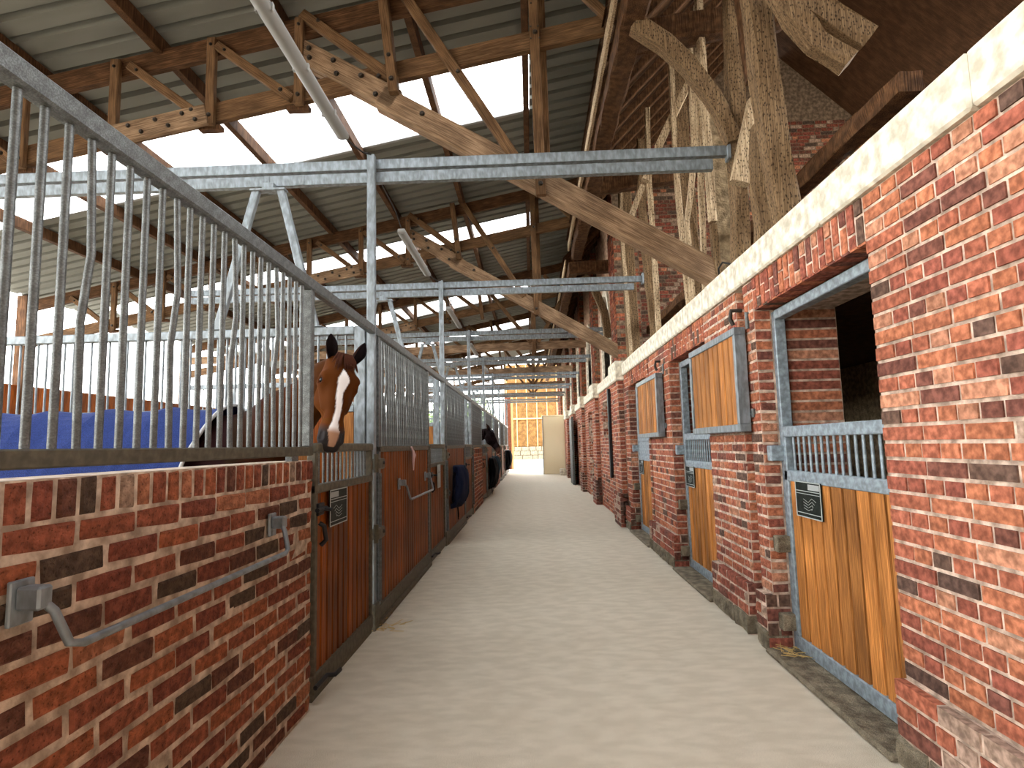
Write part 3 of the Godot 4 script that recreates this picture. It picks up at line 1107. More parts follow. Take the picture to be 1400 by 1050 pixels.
func make_truss() -> Node3D:
	var t := thing("roof_truss", "nearest bolted timber roof truss with a long strut down to the brick wall", "roof truss", Vector3.ZERO, "bolted timber roof trusses")
	var d := TRUSS
	var top := func(x: float) -> float: return 5.935 + 0.193 * x
	var bot := func(x: float) -> float: return 5.255 + 0.193 * x
	var k := 0.0
	beam(t, "top_chord", V(-9.2, top.call(-9.2), d), V(1.3, top.call(1.3), d), 0.2, 0.075, M.dark_wood)
	beam(t, "bottom_chord", V(-9.2, bot.call(-9.2), d), V(0.86, bot.call(0.86), d), 0.19, 0.075, M.truss_wood)
	# webs sit before the chords
	var w := d - 0.07
	for x in [-2.14, -3.0, -3.95, -4.85, -5.75, -6.65, -7.55]:
		beam(t, "web_post", V(x, bot.call(x) - 0.15, w), V(x, top.call(x) + 0.06, w), 0.085, 0.06, M.truss_wood)
		bolt(t, V(x, bot.call(x) - 0.06, w - 0.028), Vector3(0, 0, 1))
		bolt(t, V(x, top.call(x) - 0.02, w - 0.028), Vector3(0, 0, 1), 0.016)
		var x2: float = x - 0.86
		var a := V(x2 + 0.05, top.call(x2) - 0.02, w - 0.01)
		var b := V(x - 0.06, bot.call(x) - 0.09, w - 0.01)
		beam(t, "web_brace", a, b, 0.085, 0.055, M.truss_wood)
		bolt(t, a.lerp(b, 0.86) + Vector3(0, 0, 0.026), Vector3(0, 0, 1))
		bolt(t, a.lerp(b, 0.12) + Vector3(0, 0, 0.026), Vector3(0, 0, 1), 0.016)
		var pl := Shape.new()
		pl.block(V(x - 0.14, bot.call(x) - 0.17, d - 0.03), V(x + 0.08, bot.call(x) - 0.12, d + 0.05), 0.004)
		put(pl, "bearing_block", M.dark_wood, t)
	# right of the main joint
	beam(t, "web_brace", V(-2.12, top.call(-2.12) + 0.1, w), V(-1.2, bot.call(-1.2) - 0.13, w), 0.1, 0.06, M.truss_wood)
	bolt(t, V(-1.36, 4.93, w - 0.03), Vector3(0, 0, 1))
	bolt(t, V(-1.95, 5.53, w - 0.03), Vector3(0, 0, 1), 0.018)
	beam(t, "web_post", V(-1.21, 4.74, w - 0.02), V(-1.32, top.call(-1.3) + 0.1, w - 0.02), 0.09, 0.14, M.truss_wood)
	bolt(t, V(-1.225, 4.86, w - 0.09), Vector3(0, 0, 1), 0.024)
	bolt(t, V(-1.25, 5.1, w - 0.09), Vector3(0, 0, 1), 0.02)
	beam(t, "long_brace", V(-1.18, 5.87, w - 0.015), V(-0.06, 4.03, w - 0.015), 0.095, 0.06, M.truss_wood)
	bolt(t, V(-0.60, 4.93, w - 0.045), Vector3(0, 0, 1), 0.02)
	beam(t, "tie", V(0.13, 6.05, w - 0.01), V(0.15, 3.69, w - 0.01), 0.095, 0.055, M.truss_wood)
	beam(t, "tie", V(0.20, 6.05, d + 0.07), V(0.21, 3.75, d + 0.07), 0.09, 0.055, M.truss_wood)
	bolt(t, V(0.15, 3.80, w - 0.037), Vector3(0, 0, 1), 0.024)
	bolt(t, V(0.14, 5.30, w - 0.037), Vector3(0, 0, 1), 0.024)
	for q in [[0.10, 5.36], [0.17, 5.36], [0.10, 5.24], [0.18, 5.24], [0.11, 5.6], [0.17, 5.66]]:
		bolt(t, V(q[0], q[1], w - 0.037), Vector3(0, 0, 1), 0.009, 0.006)
	beam(t, "web_brace", V(0.45, top.call(0.45) - 0.14, w), V(0.86, bot.call(0.86) + 0.0, w), 0.09, 0.055, M.truss_wood)
	# the strut to the wall
	beam(t, "wall_strut", V(-1.36, 4.76, d), V(1.74, 2.90, d), 0.215, 0.16, M.truss_wood_pale, Vector3(0, 0, 1), 0.012)
	beam(t, "splice_plate", V(-2.14, 5.265, d - 0.045), V(-1.20, 4.70, d - 0.045), 0.215, 0.07, M.truss_wood_pale)
	beam(t, "splice_plate", V(-2.14, 5.265, d + 0.045), V(-1.20, 4.70, d + 0.045), 0.215, 0.07, M.truss_wood_pale)
	var a0 := V(-2.14, 5.265, d - 0.085)
	var b0 := V(-1.20, 4.70, d - 0.085)
	for q in [[0.08, 0.045], [0.13, -0.035], [0.33, 0.05], [0.42, -0.05], [0.62, 0.045], [0.82, -0.05]]:
		bolt(t, a0.lerp(b0, q[0]) + Vector3(0.515, 0.857, 0) * q[1], Vector3(0, 0, 1), 0.026)
	bolt(t, V(-0.95, 4.545, d - 0.08), Vector3(0, 0, 1), 0.026)
	# bolted fish plate on the bottom chord further left
	beam(t, "fish_plate", V(-4.0, bot.call(-4.0) - 0.05, w - 0.02), V(-3.02, bot.call(-3.02) - 0.05, w - 0.02), 0.2, 0.05, M.truss_wood_pale)
	for q in 7:
		var x := -3.9 + q * 0.13
		bolt(t, V(x, bot.call(x) - 0.05 + (0.05 if q % 2 else -0.04), w - 0.045), Vector3(0, 0, 1), 0.022)
	return t


func build_trusses() -> void:
	var t := make_truss()
	for k in range(1, 6):
		if k < 2:
			dup(t, Vector3(0, 0, -5.0 * k), "bolted timber roof truss with wall strut, %s from the camera" % ORD[k])
			continue
		# farther down, level tie beams with a pair of raking braces take the strut's place
		var o := dup(t, Vector3(0, 0, -5.0 * k), "timber roof truss with a level tie beam, %s from the camera" % ORD[k])
		for c in o.get_children():
			var called := String(c.name)
			if called.begins_with("wall_strut") or called.begins_with("splice") or called.begins_with("long_brace") or called.begins_with("tie") or (called.begins_with("bolt") and c.position.x > -2.0):
				o.remove_child(c)
				c.free()
		var d := TRUSS
		beam(o, "tie_beam", V(-9.2, 3.86, d), V(1.5, 4.02, d), 0.2, 0.09, M.truss_wood_pale)
		beam(o, "king_post", V(0.14, 3.8, d - 0.08), V(0.14, 6.0, d - 0.08), 0.11, 0.06, M.truss_wood)
		beam(o, "raking_brace", V(0.05, 4.08, d - 0.07), V(-1.15, 5.65, d - 0.07), 0.1, 0.06, M.truss_wood)
		beam(o, "raking_brace", V(0.24, 4.08, d - 0.07), V(0.98, 5.35, d - 0.07), 0.1, 0.06, M.truss_wood)


func bars(parent: Node, x: float, d0: float, d1: float, y0: float, y1: float, spacing: float, r: float, material: Material, odd := false) -> void:
	var n := int((d1 - d0) / spacing)
	var step := (d1 - d0) / (n + 1)
	var s := Shape.new()
	s.tube([Vector3(0, y0, 0), Vector3(0, y1, 0)], r, 7, false)
	var m := s.mesh(material)
	var wav := Shape.new()
	wav.tube([Vector3(0, y0, 0), Vector3(-0.004, lerpf(y0, y1, 0.4), 0.004), Vector3(0.012, lerpf(y0, y1, 0.62), -0.004), Vector3(0, y1, 0)], r, 7, false)
	var m2 := wav.mesh(material)
	for i in n:
		put_mesh(m2 if odd and i % 5 == 2 else m, "bar", parent, Transform3D(Basis(), V(x, 0, d0 + (i + 1) * step)))


func planks(parent: Node, x: float, d0: float, d1: float, y0: float, y1: float, width: float, mats: Array, thick := 0.03) -> void:
	var n := maxi(1, int((d1 - d0) / width + 0.5))
	var step := (d1 - d0) / n
	var s := Shape.new()
	s.box(Transform3D(), Vector3(thick, y1 - y0, step - (0.026 if mats == plank_light else 0.019)), 0.006)
	var m := s.mesh(mats[0])
	var inner := 0.012 if mats == plank_light else -0.012
	rail(parent, "backing", V(x + inner - 0.003, y0, d0), V(x + inner + 0.003, y1, d1), M.dark_wood, 0.0)  # dark sheet added behind the planks, stands in for shade in the grooves
	for i in n:
		put_mesh(m, "plank", parent, Transform3D(Basis(), V(x + rng.randf_range(-0.001, 0.001), (y0 + y1) * 0.5, d0 + (i + 0.5) * step)), mats[rng.randi() % mats.size()])


func rail(parent: Node, called: String, lo: Vector3, hi: Vector3, material: Material, bevel := 0.005) -> void:
	var s := Shape.new()
	s.block(lo, hi, bevel)
	put(s, called, material, parent)


# Fixed front panel between d0 and d1: bars over planks; without planks it stands on a brick pier.
func stall_panel(label: String, d0: float, d1: float, boarded: bool, rail_from: float, rail_to: float) -> Node3D:
	var t := thing("stall_screen", label, "stall panel", V(FRONT, 0, (d0 + d1) * 0.5), "stall front panels")
	var h := (d1 - d0) * 0.5
	var mid := (d0 + d1) * 0.5
	rail(t, "top_rail", V(-0.025, 2.325, rail_from - mid), V(0.03, 2.395, rail_to - mid), M.dull_steel, 0.008)
	rail(t, "middle_rail", V(-0.025, 1.37, -h), V(0.025, 1.42, h), M.olive_steel)
	for s in [-1.0, 1.0]:
		var e: float = s * (h - 0.028)
		rail(t, "stile", V(-0.025, 1.42 if not boarded else 0.05, e - 0.028), V(0.025, 2.325, e + 0.028), M.dull_steel)
	bars(t, 0.0, -h + 0.05, h - 0.05, 1.41, 2.33, 0.086, 0.0115, M.dull_steel, true)
	if boarded:
		planks(t, -0.005, -h + 0.05, h - 0.05, 0.14, 1.375, 0.105, plank_red)
		rail(t, "bottom_rail", V(-0.028, 0.05, -h), V(0.03, 0.16, h), M.olive_steel)
		rail(t, "floor_angle", V(-0.028, 0.0, -h), V(0.045, 0.05, h), M.olive_steel)
	else:
		rail(t, "foot", V(-0.02, 1.34, h - 0.28), V(0.02, 1.38, h - 0.2), M.dull_steel)
		rail(t, "foot", V(-0.02, 1.34, -h + 0.3), V(0.02, 1.38, -h + 0.38), M.dull_steel)
	return t


func stall_door(label: String, d0: float, d1: float) -> Node3D:
	var t := thing("stall_door", label, "stall door", V(FRONT, 0, (d0 + d1) * 0.5), "stall doors with a barred top")
	var h := (d1 - d0) * 0.5
	rail(t, "top_rail", V(-0.03, 1.385, -h), V(0.035, 1.44, h), M.olive_steel, 0.008)
	rail(t, "grille_rail", V(-0.025, 1.15, -h), V(0.03, 1.20, h), M.olive_steel)
	rail(t, "bottom_rail", V(-0.025, 0.05, -h), V(0.03, 0.15, h), M.olive_steel)
	rail(t, "kick_strip", V(-0.02, 0.012, -h), V(0.022, 0.05, h), M.olive_steel)
	for s in [-1.0, 1.0]:
		var e: float = s * (h - 0.022)
		rail(t, "stile", V(-0.025, 0.15, e - 0.022), V(0.028, 1.385, e + 0.022), M.olive_steel)
	bars(t, 0.0, -h + 0.04, h - 0.04, 1.19, 1.39, 0.085, 0.008, M.dull_steel)
	planks(t, -0.003, -h + 0.044, h - 0.044, 0.14, 1.155, 0.105, plank_red)
	# latch: bolt, keeper and the black handle below
	var s := Shape.new()
	s.tube([V(0.05, 1.06, -h - 0.03), V(0.05, 1.06, -h + 0.12)], 0.013, 8)
	s.tube([V(0.03, 1.06, -h + 0.05), V(0.10, 1.055, -h + 0.07)], 0.011, 7)
	put(s, "latch", M.black_steel, t)
	rail(t, "latch_plate", V(0.028, 1.025, -h + 0.01), V(0.045, 1.095, -h + 0.105), M.black_steel, 0.004)
	s = Shape.new()
	s.tube([V(0.03, 0.98, -h + 0.06), V(0.055, 0.96, -h + 0.07), V(0.06, 0.88, -h + 0.09), V(0.03, 0.85, -h + 0.09)], 0.014, 7)
	put(s, "handle", M.black_steel, t)
	s = Shape.new()
	s.tube([V(0.045, 0.10, -h - 0.02), V(0.05, 0.105, -h + 0.15), V(0.09, 0.10, -h + 0.17), V(0.095, 0.10, -h + 0.25)], 0.013, 7)
	put(s, "kick_bolt", M.black_steel, t)
	return t


func brick_pier(label: String, d0: float, d1: float, near: bool) -> void:
	var p := thing("brick_pier", label, "brick pier", V(-1.35, 0, (d0 + d1) * 0.5))
	var mid := (d0 + d1) * 0.5
	var h := (d1 - d0) * 0.5
	var core := Shape.new()
	core.block(V(-0.105, 0.0, -h + 0.006), V(0.104, 1.344, h - 0.006))
	put(core, "mortar_bed", M.mortar, p)
	var joined := colored_shape()
	var tones := [0, 1, 1, 2, 2, 3, 5, 4, 0, 3]
	var bud := {"left": 230 if near else 0}
	lay(p, V(0.11, 0.0, -h), Vector3(0, 0, -1), Vector3.RIGHT, h * 2, 1.235, {"budget": bud, "bond": "stretcher", "course": 0.0807, "joint": 0.019, "brick": 0.235, "uneven": 0.0065, "tones": tones}, joined)
	bud = {"left": 40 if near else 0}
	soldiers(p, V(0.11, 1.232, -h), Vector3(0, 0, -1), Vector3.RIGHT, h * 2, 0.115, bud, joined, 0.079, false)
	bud = {"left": 30 if near else 0}
	lay(p, V(-0.11, 0.0, -h), Vector3.RIGHT, Vector3.BACK, 0.22, 1.345, {"budget": bud, "bond": "stretcher", "course": 0.0807, "joint": 0.019, "brick": 0.22, "tones": tones}, joined)
	lay(p, V(-0.11, 0.0, h), Vector3.RIGHT, Vector3.FORWARD, 0.22, 1.345, {"bond": "stretcher", "course": 0.0807, "joint": 0.019, "brick": 0.22, "tones": tones}, joined)
	field(joined, p)


func build_stalls() -> void:
	# posts
	var p := thing("steel_post", "galvanised steel post beside the chestnut horse's door", "post", V(-1.285, 0, POST), "galvanised stall posts")
	rail(p, "post", Vector3(-0.032, 0.0, -0.032), Vector3(0.032, 3.865, 0.032), M.galvanised, 0.006)
	rail(p, "foot_sleeve", Vector3(-0.045, 0.0, -0.06), Vector3(0.05, 0.2, 0.055), M.olive_steel, 0.008)
	for y in [1.235, 0.69]:
		rail(p, "hinge_bracket", Vector3(-0.02, y, -0.15), Vector3(0.075, y + 0.085, 0.06), M.olive_steel, 0.01)
		var s := Shape.new()
		s.tube([Vector3(0.055, y - 0.02, 0.07), Vector3(0.055, y + 0.12, 0.07)], 0.02, 8)
		put(s, "hinge_pin", M.olive_steel, p)
		bolt(p, Vector3(0.075, y + 0.05, -0.08), Vector3.RIGHT, 0.016, 0.015)
	var s2 := Shape.new()
	s2.tube([Vector3(0.05, 0.2, -0.075), Vector3(0.05, 1.2, -0.075)], 0.015, 8)
	put(s2, "cover_tube", M.dull_steel, p)
	for k in range(1, 8):
		dup(p, Vector3(0, 0, -PITCH * k), "galvanised steel stall post, %s from the camera along the aisle" % ORD[k])
	# fronts
	var kinds := ["pier", "board", "board", "pier", "board", "pier", "board", "board"]
	var where := ["over the brick pier nearest the camera", "with a blanket bar, right of the chestnut horse", "behind the hanging navy rug", "over the second brick pier", "behind the pair of dark rugs", "over the third brick pier", "seventh bay down the aisle", "last bay of the left side"]
	for k in 8:
		var e := POST + PITCH * k
		var a := e - 3.8 + (0.08 if k else 0.0)
		var split := e - 1.36
		if kinds[k] == "pier":
			brick_pier(["nearest brick pier with a blanket bar, left edge of the aisle", "brick pier under the dark horse's stall bars", "most distant brick pier of the left side"][[0, 3, 5].find(k)], a, split - 0.02, k == 0)
		stall_panel("grey barred steel stall panel " + where[k], a, split, kinds[k] == "board", e - PITCH + 0.035, e - 0.035)
		stall_door(["red-brown plank stall door under the chestnut horse's head", "red-brown plank stall door past the blanket bar panel", "red-brown plank stall door right of the navy rug", "plank stall door under the dark horse's head", "plank stall door past the pair of dark rugs", "plank stall door past the third brick pier", "plank stall door in the seventh bay", "plank stall door at the end of the left side"][k], e - 1.33, e - 0.12)
	# partitions between the stalls
	var t := thing("stall_partition", "barred partition over orange boards behind the chestnut horse", "partition", V(-1.33, 0, POST), "partitions between the stalls")
	rail(t, "end_stile", Vector3(-0.09, 0, -0.03), Vector3(0.0, 2.40, 0.03), M.galvanised)
	rail(t, "top_rail", Vector3(-3.7, 2.33, -0.03), Vector3(-0.09, 2.40, 0.03), M.galvanised, 0.006)
	rail(t, "middle_rail", Vector3(-3.7, 1.70, -0.025), Vector3(-0.09, 1.75, 0.025), M.galvanised, 0.005)
	var bs := Shape.new()
	bs.tube([Vector3(0, 1.75, 0), Vector3(0, 2.34, 0)], 0.009, 6, false)
	var bm := bs.mesh(M.galvanised)
	for i in 46:
		put_mesh(bm, "bar", t, Transform3D(Basis(), Vector3(-0.165 - i * 0.076, 0, 0)))
	var ps := Shape.new()
	ps.box(Transform3D(), Vector3(0.115, 1.66, 0.035), 0.006)
	var pm := ps.mesh(plank_light[0])
	for i in 31:
		put_mesh(pm, "plank", t, Transform3D(Basis(), Vector3(-0.15 - i * 0.117, 0.87, 0)), plank_red[rng.randi() % 4] if i % 3 else plank_light[1])
	for k in range(1, 8):
		dup(t, Vector3(0, 0, -PITCH * k), "barred partition over orange boards, %s from the camera" % ORD[k])


func build_crossbeams() -> void:
	var t := thing("crossbeam", "nearest double galvanised steel crossbeam over the aisle", "crossbeam", V(0, 3.65, POST + 0.07), "double galvanised crossbeams")
	for q in [["upper_channel", 0.118, 0.205, 1.72], ["lower_channel", 0.0, 0.092, 1.58]]:
		var s := Shape.new()
		var y0: float = q[1]
		var y1: float = q[2]
		var x1: float = q[3]
		s.block(Vector3(-5.1, y0, 0.018), Vector3(x1, y1, 0.022))
		s.block(Vector3(-5.1, y0, -0.03), Vector3(x1, y0 + 0.004, 0.022))
		s.block(Vector3(-5.1, y1 - 0.004, -0.03), Vector3(x1, y1, 0.022))
		s.block(Vector3(-5.1, y0, -0.03), Vector3(x1, y0 + 0.02, -0.026))
		s.block(Vector3(-5.1, y1 - 0.02, -0.03), Vector3(x1, y1, -0.026))
		put(s, q[0], M.galvanised, t)
	for x in [-4.6, -3.4, -2.2, -1.9, -0.9, -0.6, 0.6, 1.2]:
		rail(t, "joint_plate", Vector3(x - 0.025, 0.0, -0.02), Vector3(x + 0.025, 0.094, 0.026), M.galvanised, 0.004)
	rail(t, "end_plate", Vector3(1.70, 0.08, -0.04), Vector3(1.725, 0.24, 0.05), M.galvanised, 0.003)
	for k in range(1, 8):
		dup(t, Vector3(0, 0, -PITCH * k), "double galvanised steel crossbeam, %s from the camera" % ORD[k])
	# trestles that stand on the partitions and carry the crossbeams
	var a := thing("steel_trestle", "galvanised A-shaped trestle on the partition, nearest of its row", "trestle", V(-2.16, 2.40, POST), "A-shaped trestles under the crossbeams")
	for s in [-1.0, 1.0]:
		beam(a, "leg", Vector3(s * 0.41, 0.0, 0), Vector3(s * 0.105, 1.19, 0), 0.062, 0.05, M.galvanised, Vector3(0, 0, 1), 0.004)
		rail(a, "foot_plate", Vector3(s * 0.41 - 0.07, 0.0, -0.05), Vector3(s * 0.41 + 0.07, 0.008, 0.05), M.galvanised, 0.002)
	rail(a, "head_plate", Vector3(-0.15, 1.18, -0.04), Vector3(0.15, 1.2, 0.04), M.galvanised, 0.004)
	rail(a, "clamp", Vector3(-0.05, 1.2, -0.1), Vector3(0.05, 1.25, 0.03), M.galvanised, 0.004)
	for k in range(1, 8):
		dup(a, Vector3(0, 0, -PITCH * k), "galvanised A-shaped trestle on a partition, %s from the camera" % ORD[k])


func build_lamps() -> void:
	var length := 1.75
	var t := thing("strip_lamp", "unlit white strip lamp hanging nearest, top left", "lamp", V(-1.43, 3.83, POST - 0.28), "unlit strip lamps on the crossbeams")
	var body := Shape.new()
	body.block(V(-0.042, 0.03, -length), V(0.042, 0.075, 0), 0.008)
	put(body, "body", M.lamp_body, t)
	var s := Shape.new()
	var prof: Array = []
	for i in 9:
		var a := PI * i / 8.0
		prof.append(Vector2(-cos(a) * 0.048, 0.045 - pow(sin(a), 0.5) * 0.03))
	for i in 8:
		var p: Vector2 = prof[i]
		var q: Vector2 = prof[i + 1]
		var np := Vector3(p.x * 0.7, p.y - 0.045, 0).normalized()
		var nq := Vector3(q.x * 0.7, q.y - 0.045, 0).normalized()
		s.smooth_quad(V(p.x, p.y, -length + 0.02), V(q.x, q.y, -length + 0.02), V(q.x, q.y, -0.02), V(p.x, p.y, -0.02), np, nq, nq, np)
		s.tri(V(0, 0.045, -0.02), V(p.x, p.y, -0.02), V(q.x, q.y, -0.02), Vector3(0, 0, -1))
		s.tri(V(0, 0.045, -length + 0.02), V(p.x, p.y, -length + 0.02), V(q.x, q.y, -length + 0.02), Vector3(0, 0, 1))
	put(s, "diffuser", M.lamp_diffuser, t)
	for k in 3:
		for e in [-1.0, 1.0]:
			rail(t, "clip", V(e * 0.048 - 0.005, 0.02, -length * (0.2 + 0.3 * k) - 0.012), V(e * 0.048 + 0.005, 0.07, -length * (0.2 + 0.3 * k) + 0.012), M.lamp_body, 0.002)
	var c := Shape.new()
	c.tube([V(0.0, 0.06, 0), V(0.05, 0.02, 0.07), V(0.11, 0.0, 0.16), V(0.145, 0.03, 0.25), V(0.15, -0.02, 0.34)], 0.007, 6)
	c.tube([V(0.0, 0.085, -length), V(0.06, 0.06, -length - 0.5), V(0.15, -0.06, -length - 1.62)], 0.006, 6)
	put(c, "cable", M.cable, t)
	for k in range(1, 7):
		dup(t, Vector3(0, 0, -PITCH * k), "unlit strip lamp hung between crossbeams, %s from the camera" % ORD[k])


func build_wall_doors() -> void:
	var names := ["nearest doorway at the right edge", "second doorway of the brick wall", "third doorway of the brick wall"]
	for k in 3:
		var a: float = DOORS[k][0]
		var b: float = DOORS[k][1]
		# steel frame set in the reveal: part of the setting
		var f := struct("door_%d" % (k + 1), "grey steel door frame in the " + names[k], "door frame")
		rail(f, "jamb", V(1.70, 0.03, b - 0.05), V(1.775, 2.28, b), M.door_steel)
		rail(f, "jamb", V(1.70, 0.03, a), V(1.775, 2.28, a + 0.05), M.door_steel)
		rail(f, "head", V(1.70, 2.22, a + 0.05), V(1.775, 2.285, b - 0.05), M.door_steel)
		# lower leaf
		var t := thing("half_door", "lower plank half door with a barred top in the " + names[k], "half door", V(1.715, 0.03, (a + b) * 0.5), "lower half doors of the brick wall")
		var h := (b - a) * 0.5 - 0.055
		rail(t, "top_rail", V(-0.025, 1.38, -h), V(0.025, 1.45, h), M.door_steel)
		rail(t, "grille_rail", V(-0.025, 1.09, -h), V(0.025, 1.16, h), M.door_steel)
		rail(t, "bottom_rail", V(-0.025, 0.01, -h), V(0.025, 0.1, h), M.door_steel)
		for s in [-1.0, 1.0]:
			rail(t, "stile", V(-0.025, 0.1, s * (h - 0.025) - 0.025), V(0.025, 1.38, s * (h - 0.025) + 0.025), M.door_steel)
		planks(t, 0.0, -h + 0.05, h - 0.05, 0.09, 1.1, 0.135, plank_light)
		if k == 2:
			rail(t, "infill_plate", V(-0.015, 1.15, -h + 0.05), V(0.005, 1.39, h - 0.05), M.door_steel)
		else:
			bars(t, 0.0, -h + 0.05, h - 0.05, 1.15, 1.39, 0.075, 0.009, M.door_steel)
		# hinge arms bedded in the brick
		for y in [1.22, 0.62, 0.12]:
			rail(t, "hinge_arm", V(-0.11, y, h - 0.02), V(-0.02, y + 0.105, h + 0.05), M.door_steel if y > 1.0 else M.stone, 0.006)
		# slate with chalk lines
		var sg := thing("stall_sign", "small dark slate sign with chalk lines on the %s half door" % ["nearest", "second", "third"][k], "sign", V(1.687, 1.02, [3.70, 6.40, 9.2][k]), "slate signs on the doors")
		slate(sg, -1.0)
	# upper leaves folded back on the wall
	var hs := [[4.22, 5.44, "larger open plank shutter folded back beside the nearest doorway"], [6.92, 8.22, "smaller open plank shutter folded back beside the second doorway"]]
	for q in hs:
		var a: float = q[0]
		var b: float = q[1]
		var t := thing("door_shutter", q[2], "shutter", V(1.49, 1.455, (a + b) * 0.5), "open upper door leaves")
		var h := (b - a) * 0.5
		var hh := 0.755
		for e in [[0.0, 0.055], [hh - 0.055, hh]]:
			rail(t, "rail", V(-0.01, e[0], -h), V(0.075, e[1], h), M.galvanised)
		for s in [-1.0, 1.0]:
			rail(t, "stile", V(-0.01, 0.055, s * (h - 0.022) - 0.022), V(0.075, hh - 0.055, s * (h - 0.022) + 0.022), M.galvanised)
		planks(t, 0.016, -h + 0.044, h - 0.044, 0.05, hh - 0.05, 0.125, plank_light)
		var pin := Shape.new()
		pin.tube([V(0.085, 0.1, -h - 0.02), V(0.085, 0.16, -h - 0.02)], 0.016, 8)
		pin.tube([V(0.085, hh - 0.02, -h - 0.02), V(0.085, hh + 0.1, -h - 0.02)], 0.016, 8)
		put(pin, "hinge", M.dull_steel, t)
	# iron hooks where the shutters hang
	for q in [[4.36, "rusty iron hook above the larger shutter"], [7.05, "rusty iron hook above the smaller shutter"]]:
		var s := Shape.new()
		s.tube([V(1.6, 2.36, q[0]), V(1.52, 2.36, q[0]), V(1.51, 2.30, q[0]), V(1.53, 2.25, q[0])], 0.016, 7)
		tag(put(s, "iron_hook", M.bolt_steel, self), q[1], "hook")


func slate(sg: Node3D, side: float) -> void:
	# board faces +x (side 1) or -x (side -1), about 33 x 22 cm
	rail(sg, "board", Vector3(-0.004, -0.11, -0.165), Vector3(0.004, 0.11, 0.165), M.slate, 0.002)
	var x := side * 0.005
	for e in [[-0.11, -0.104, -0.165, 0.165], [0.104, 0.11, -0.165, 0.165], [-0.11, 0.11, -0.165, -0.157], [-0.11, 0.11, 0.157, 0.165], [0.050, 0.054, -0.15, 0.15], [0.034, 0.037, -0.15, 0.15], [-0.085, -0.081, -0.15, 0.15]]:
		rail(sg, "chalk_line", Vector3(x - 0.001, e[0], e[2]), Vector3(x + 0.001, e[1], e[3]), M.chalk, 0.0)
	rail(sg, "paper_strip", Vector3(x - 0.001, 0.062, 0.01), Vector3(x + 0.001, 0.096, 0.15), M.paper, 0.0)
	var s := Shape.new()
	for k in 4:
		s.tube([Vector3(x, -0.005 - k * 0.018, 0.10 - 0.02 * k), Vector3(x, 0.012 - k * 0.02, 0.05), Vector3(x, -0.015 - k * 0.016, 0.0), Vector3(x, 0.003 - k * 0.018, -0.06)], 0.0015, 4)
	put(s, "chalk_scrawl", M.chalk, sg)


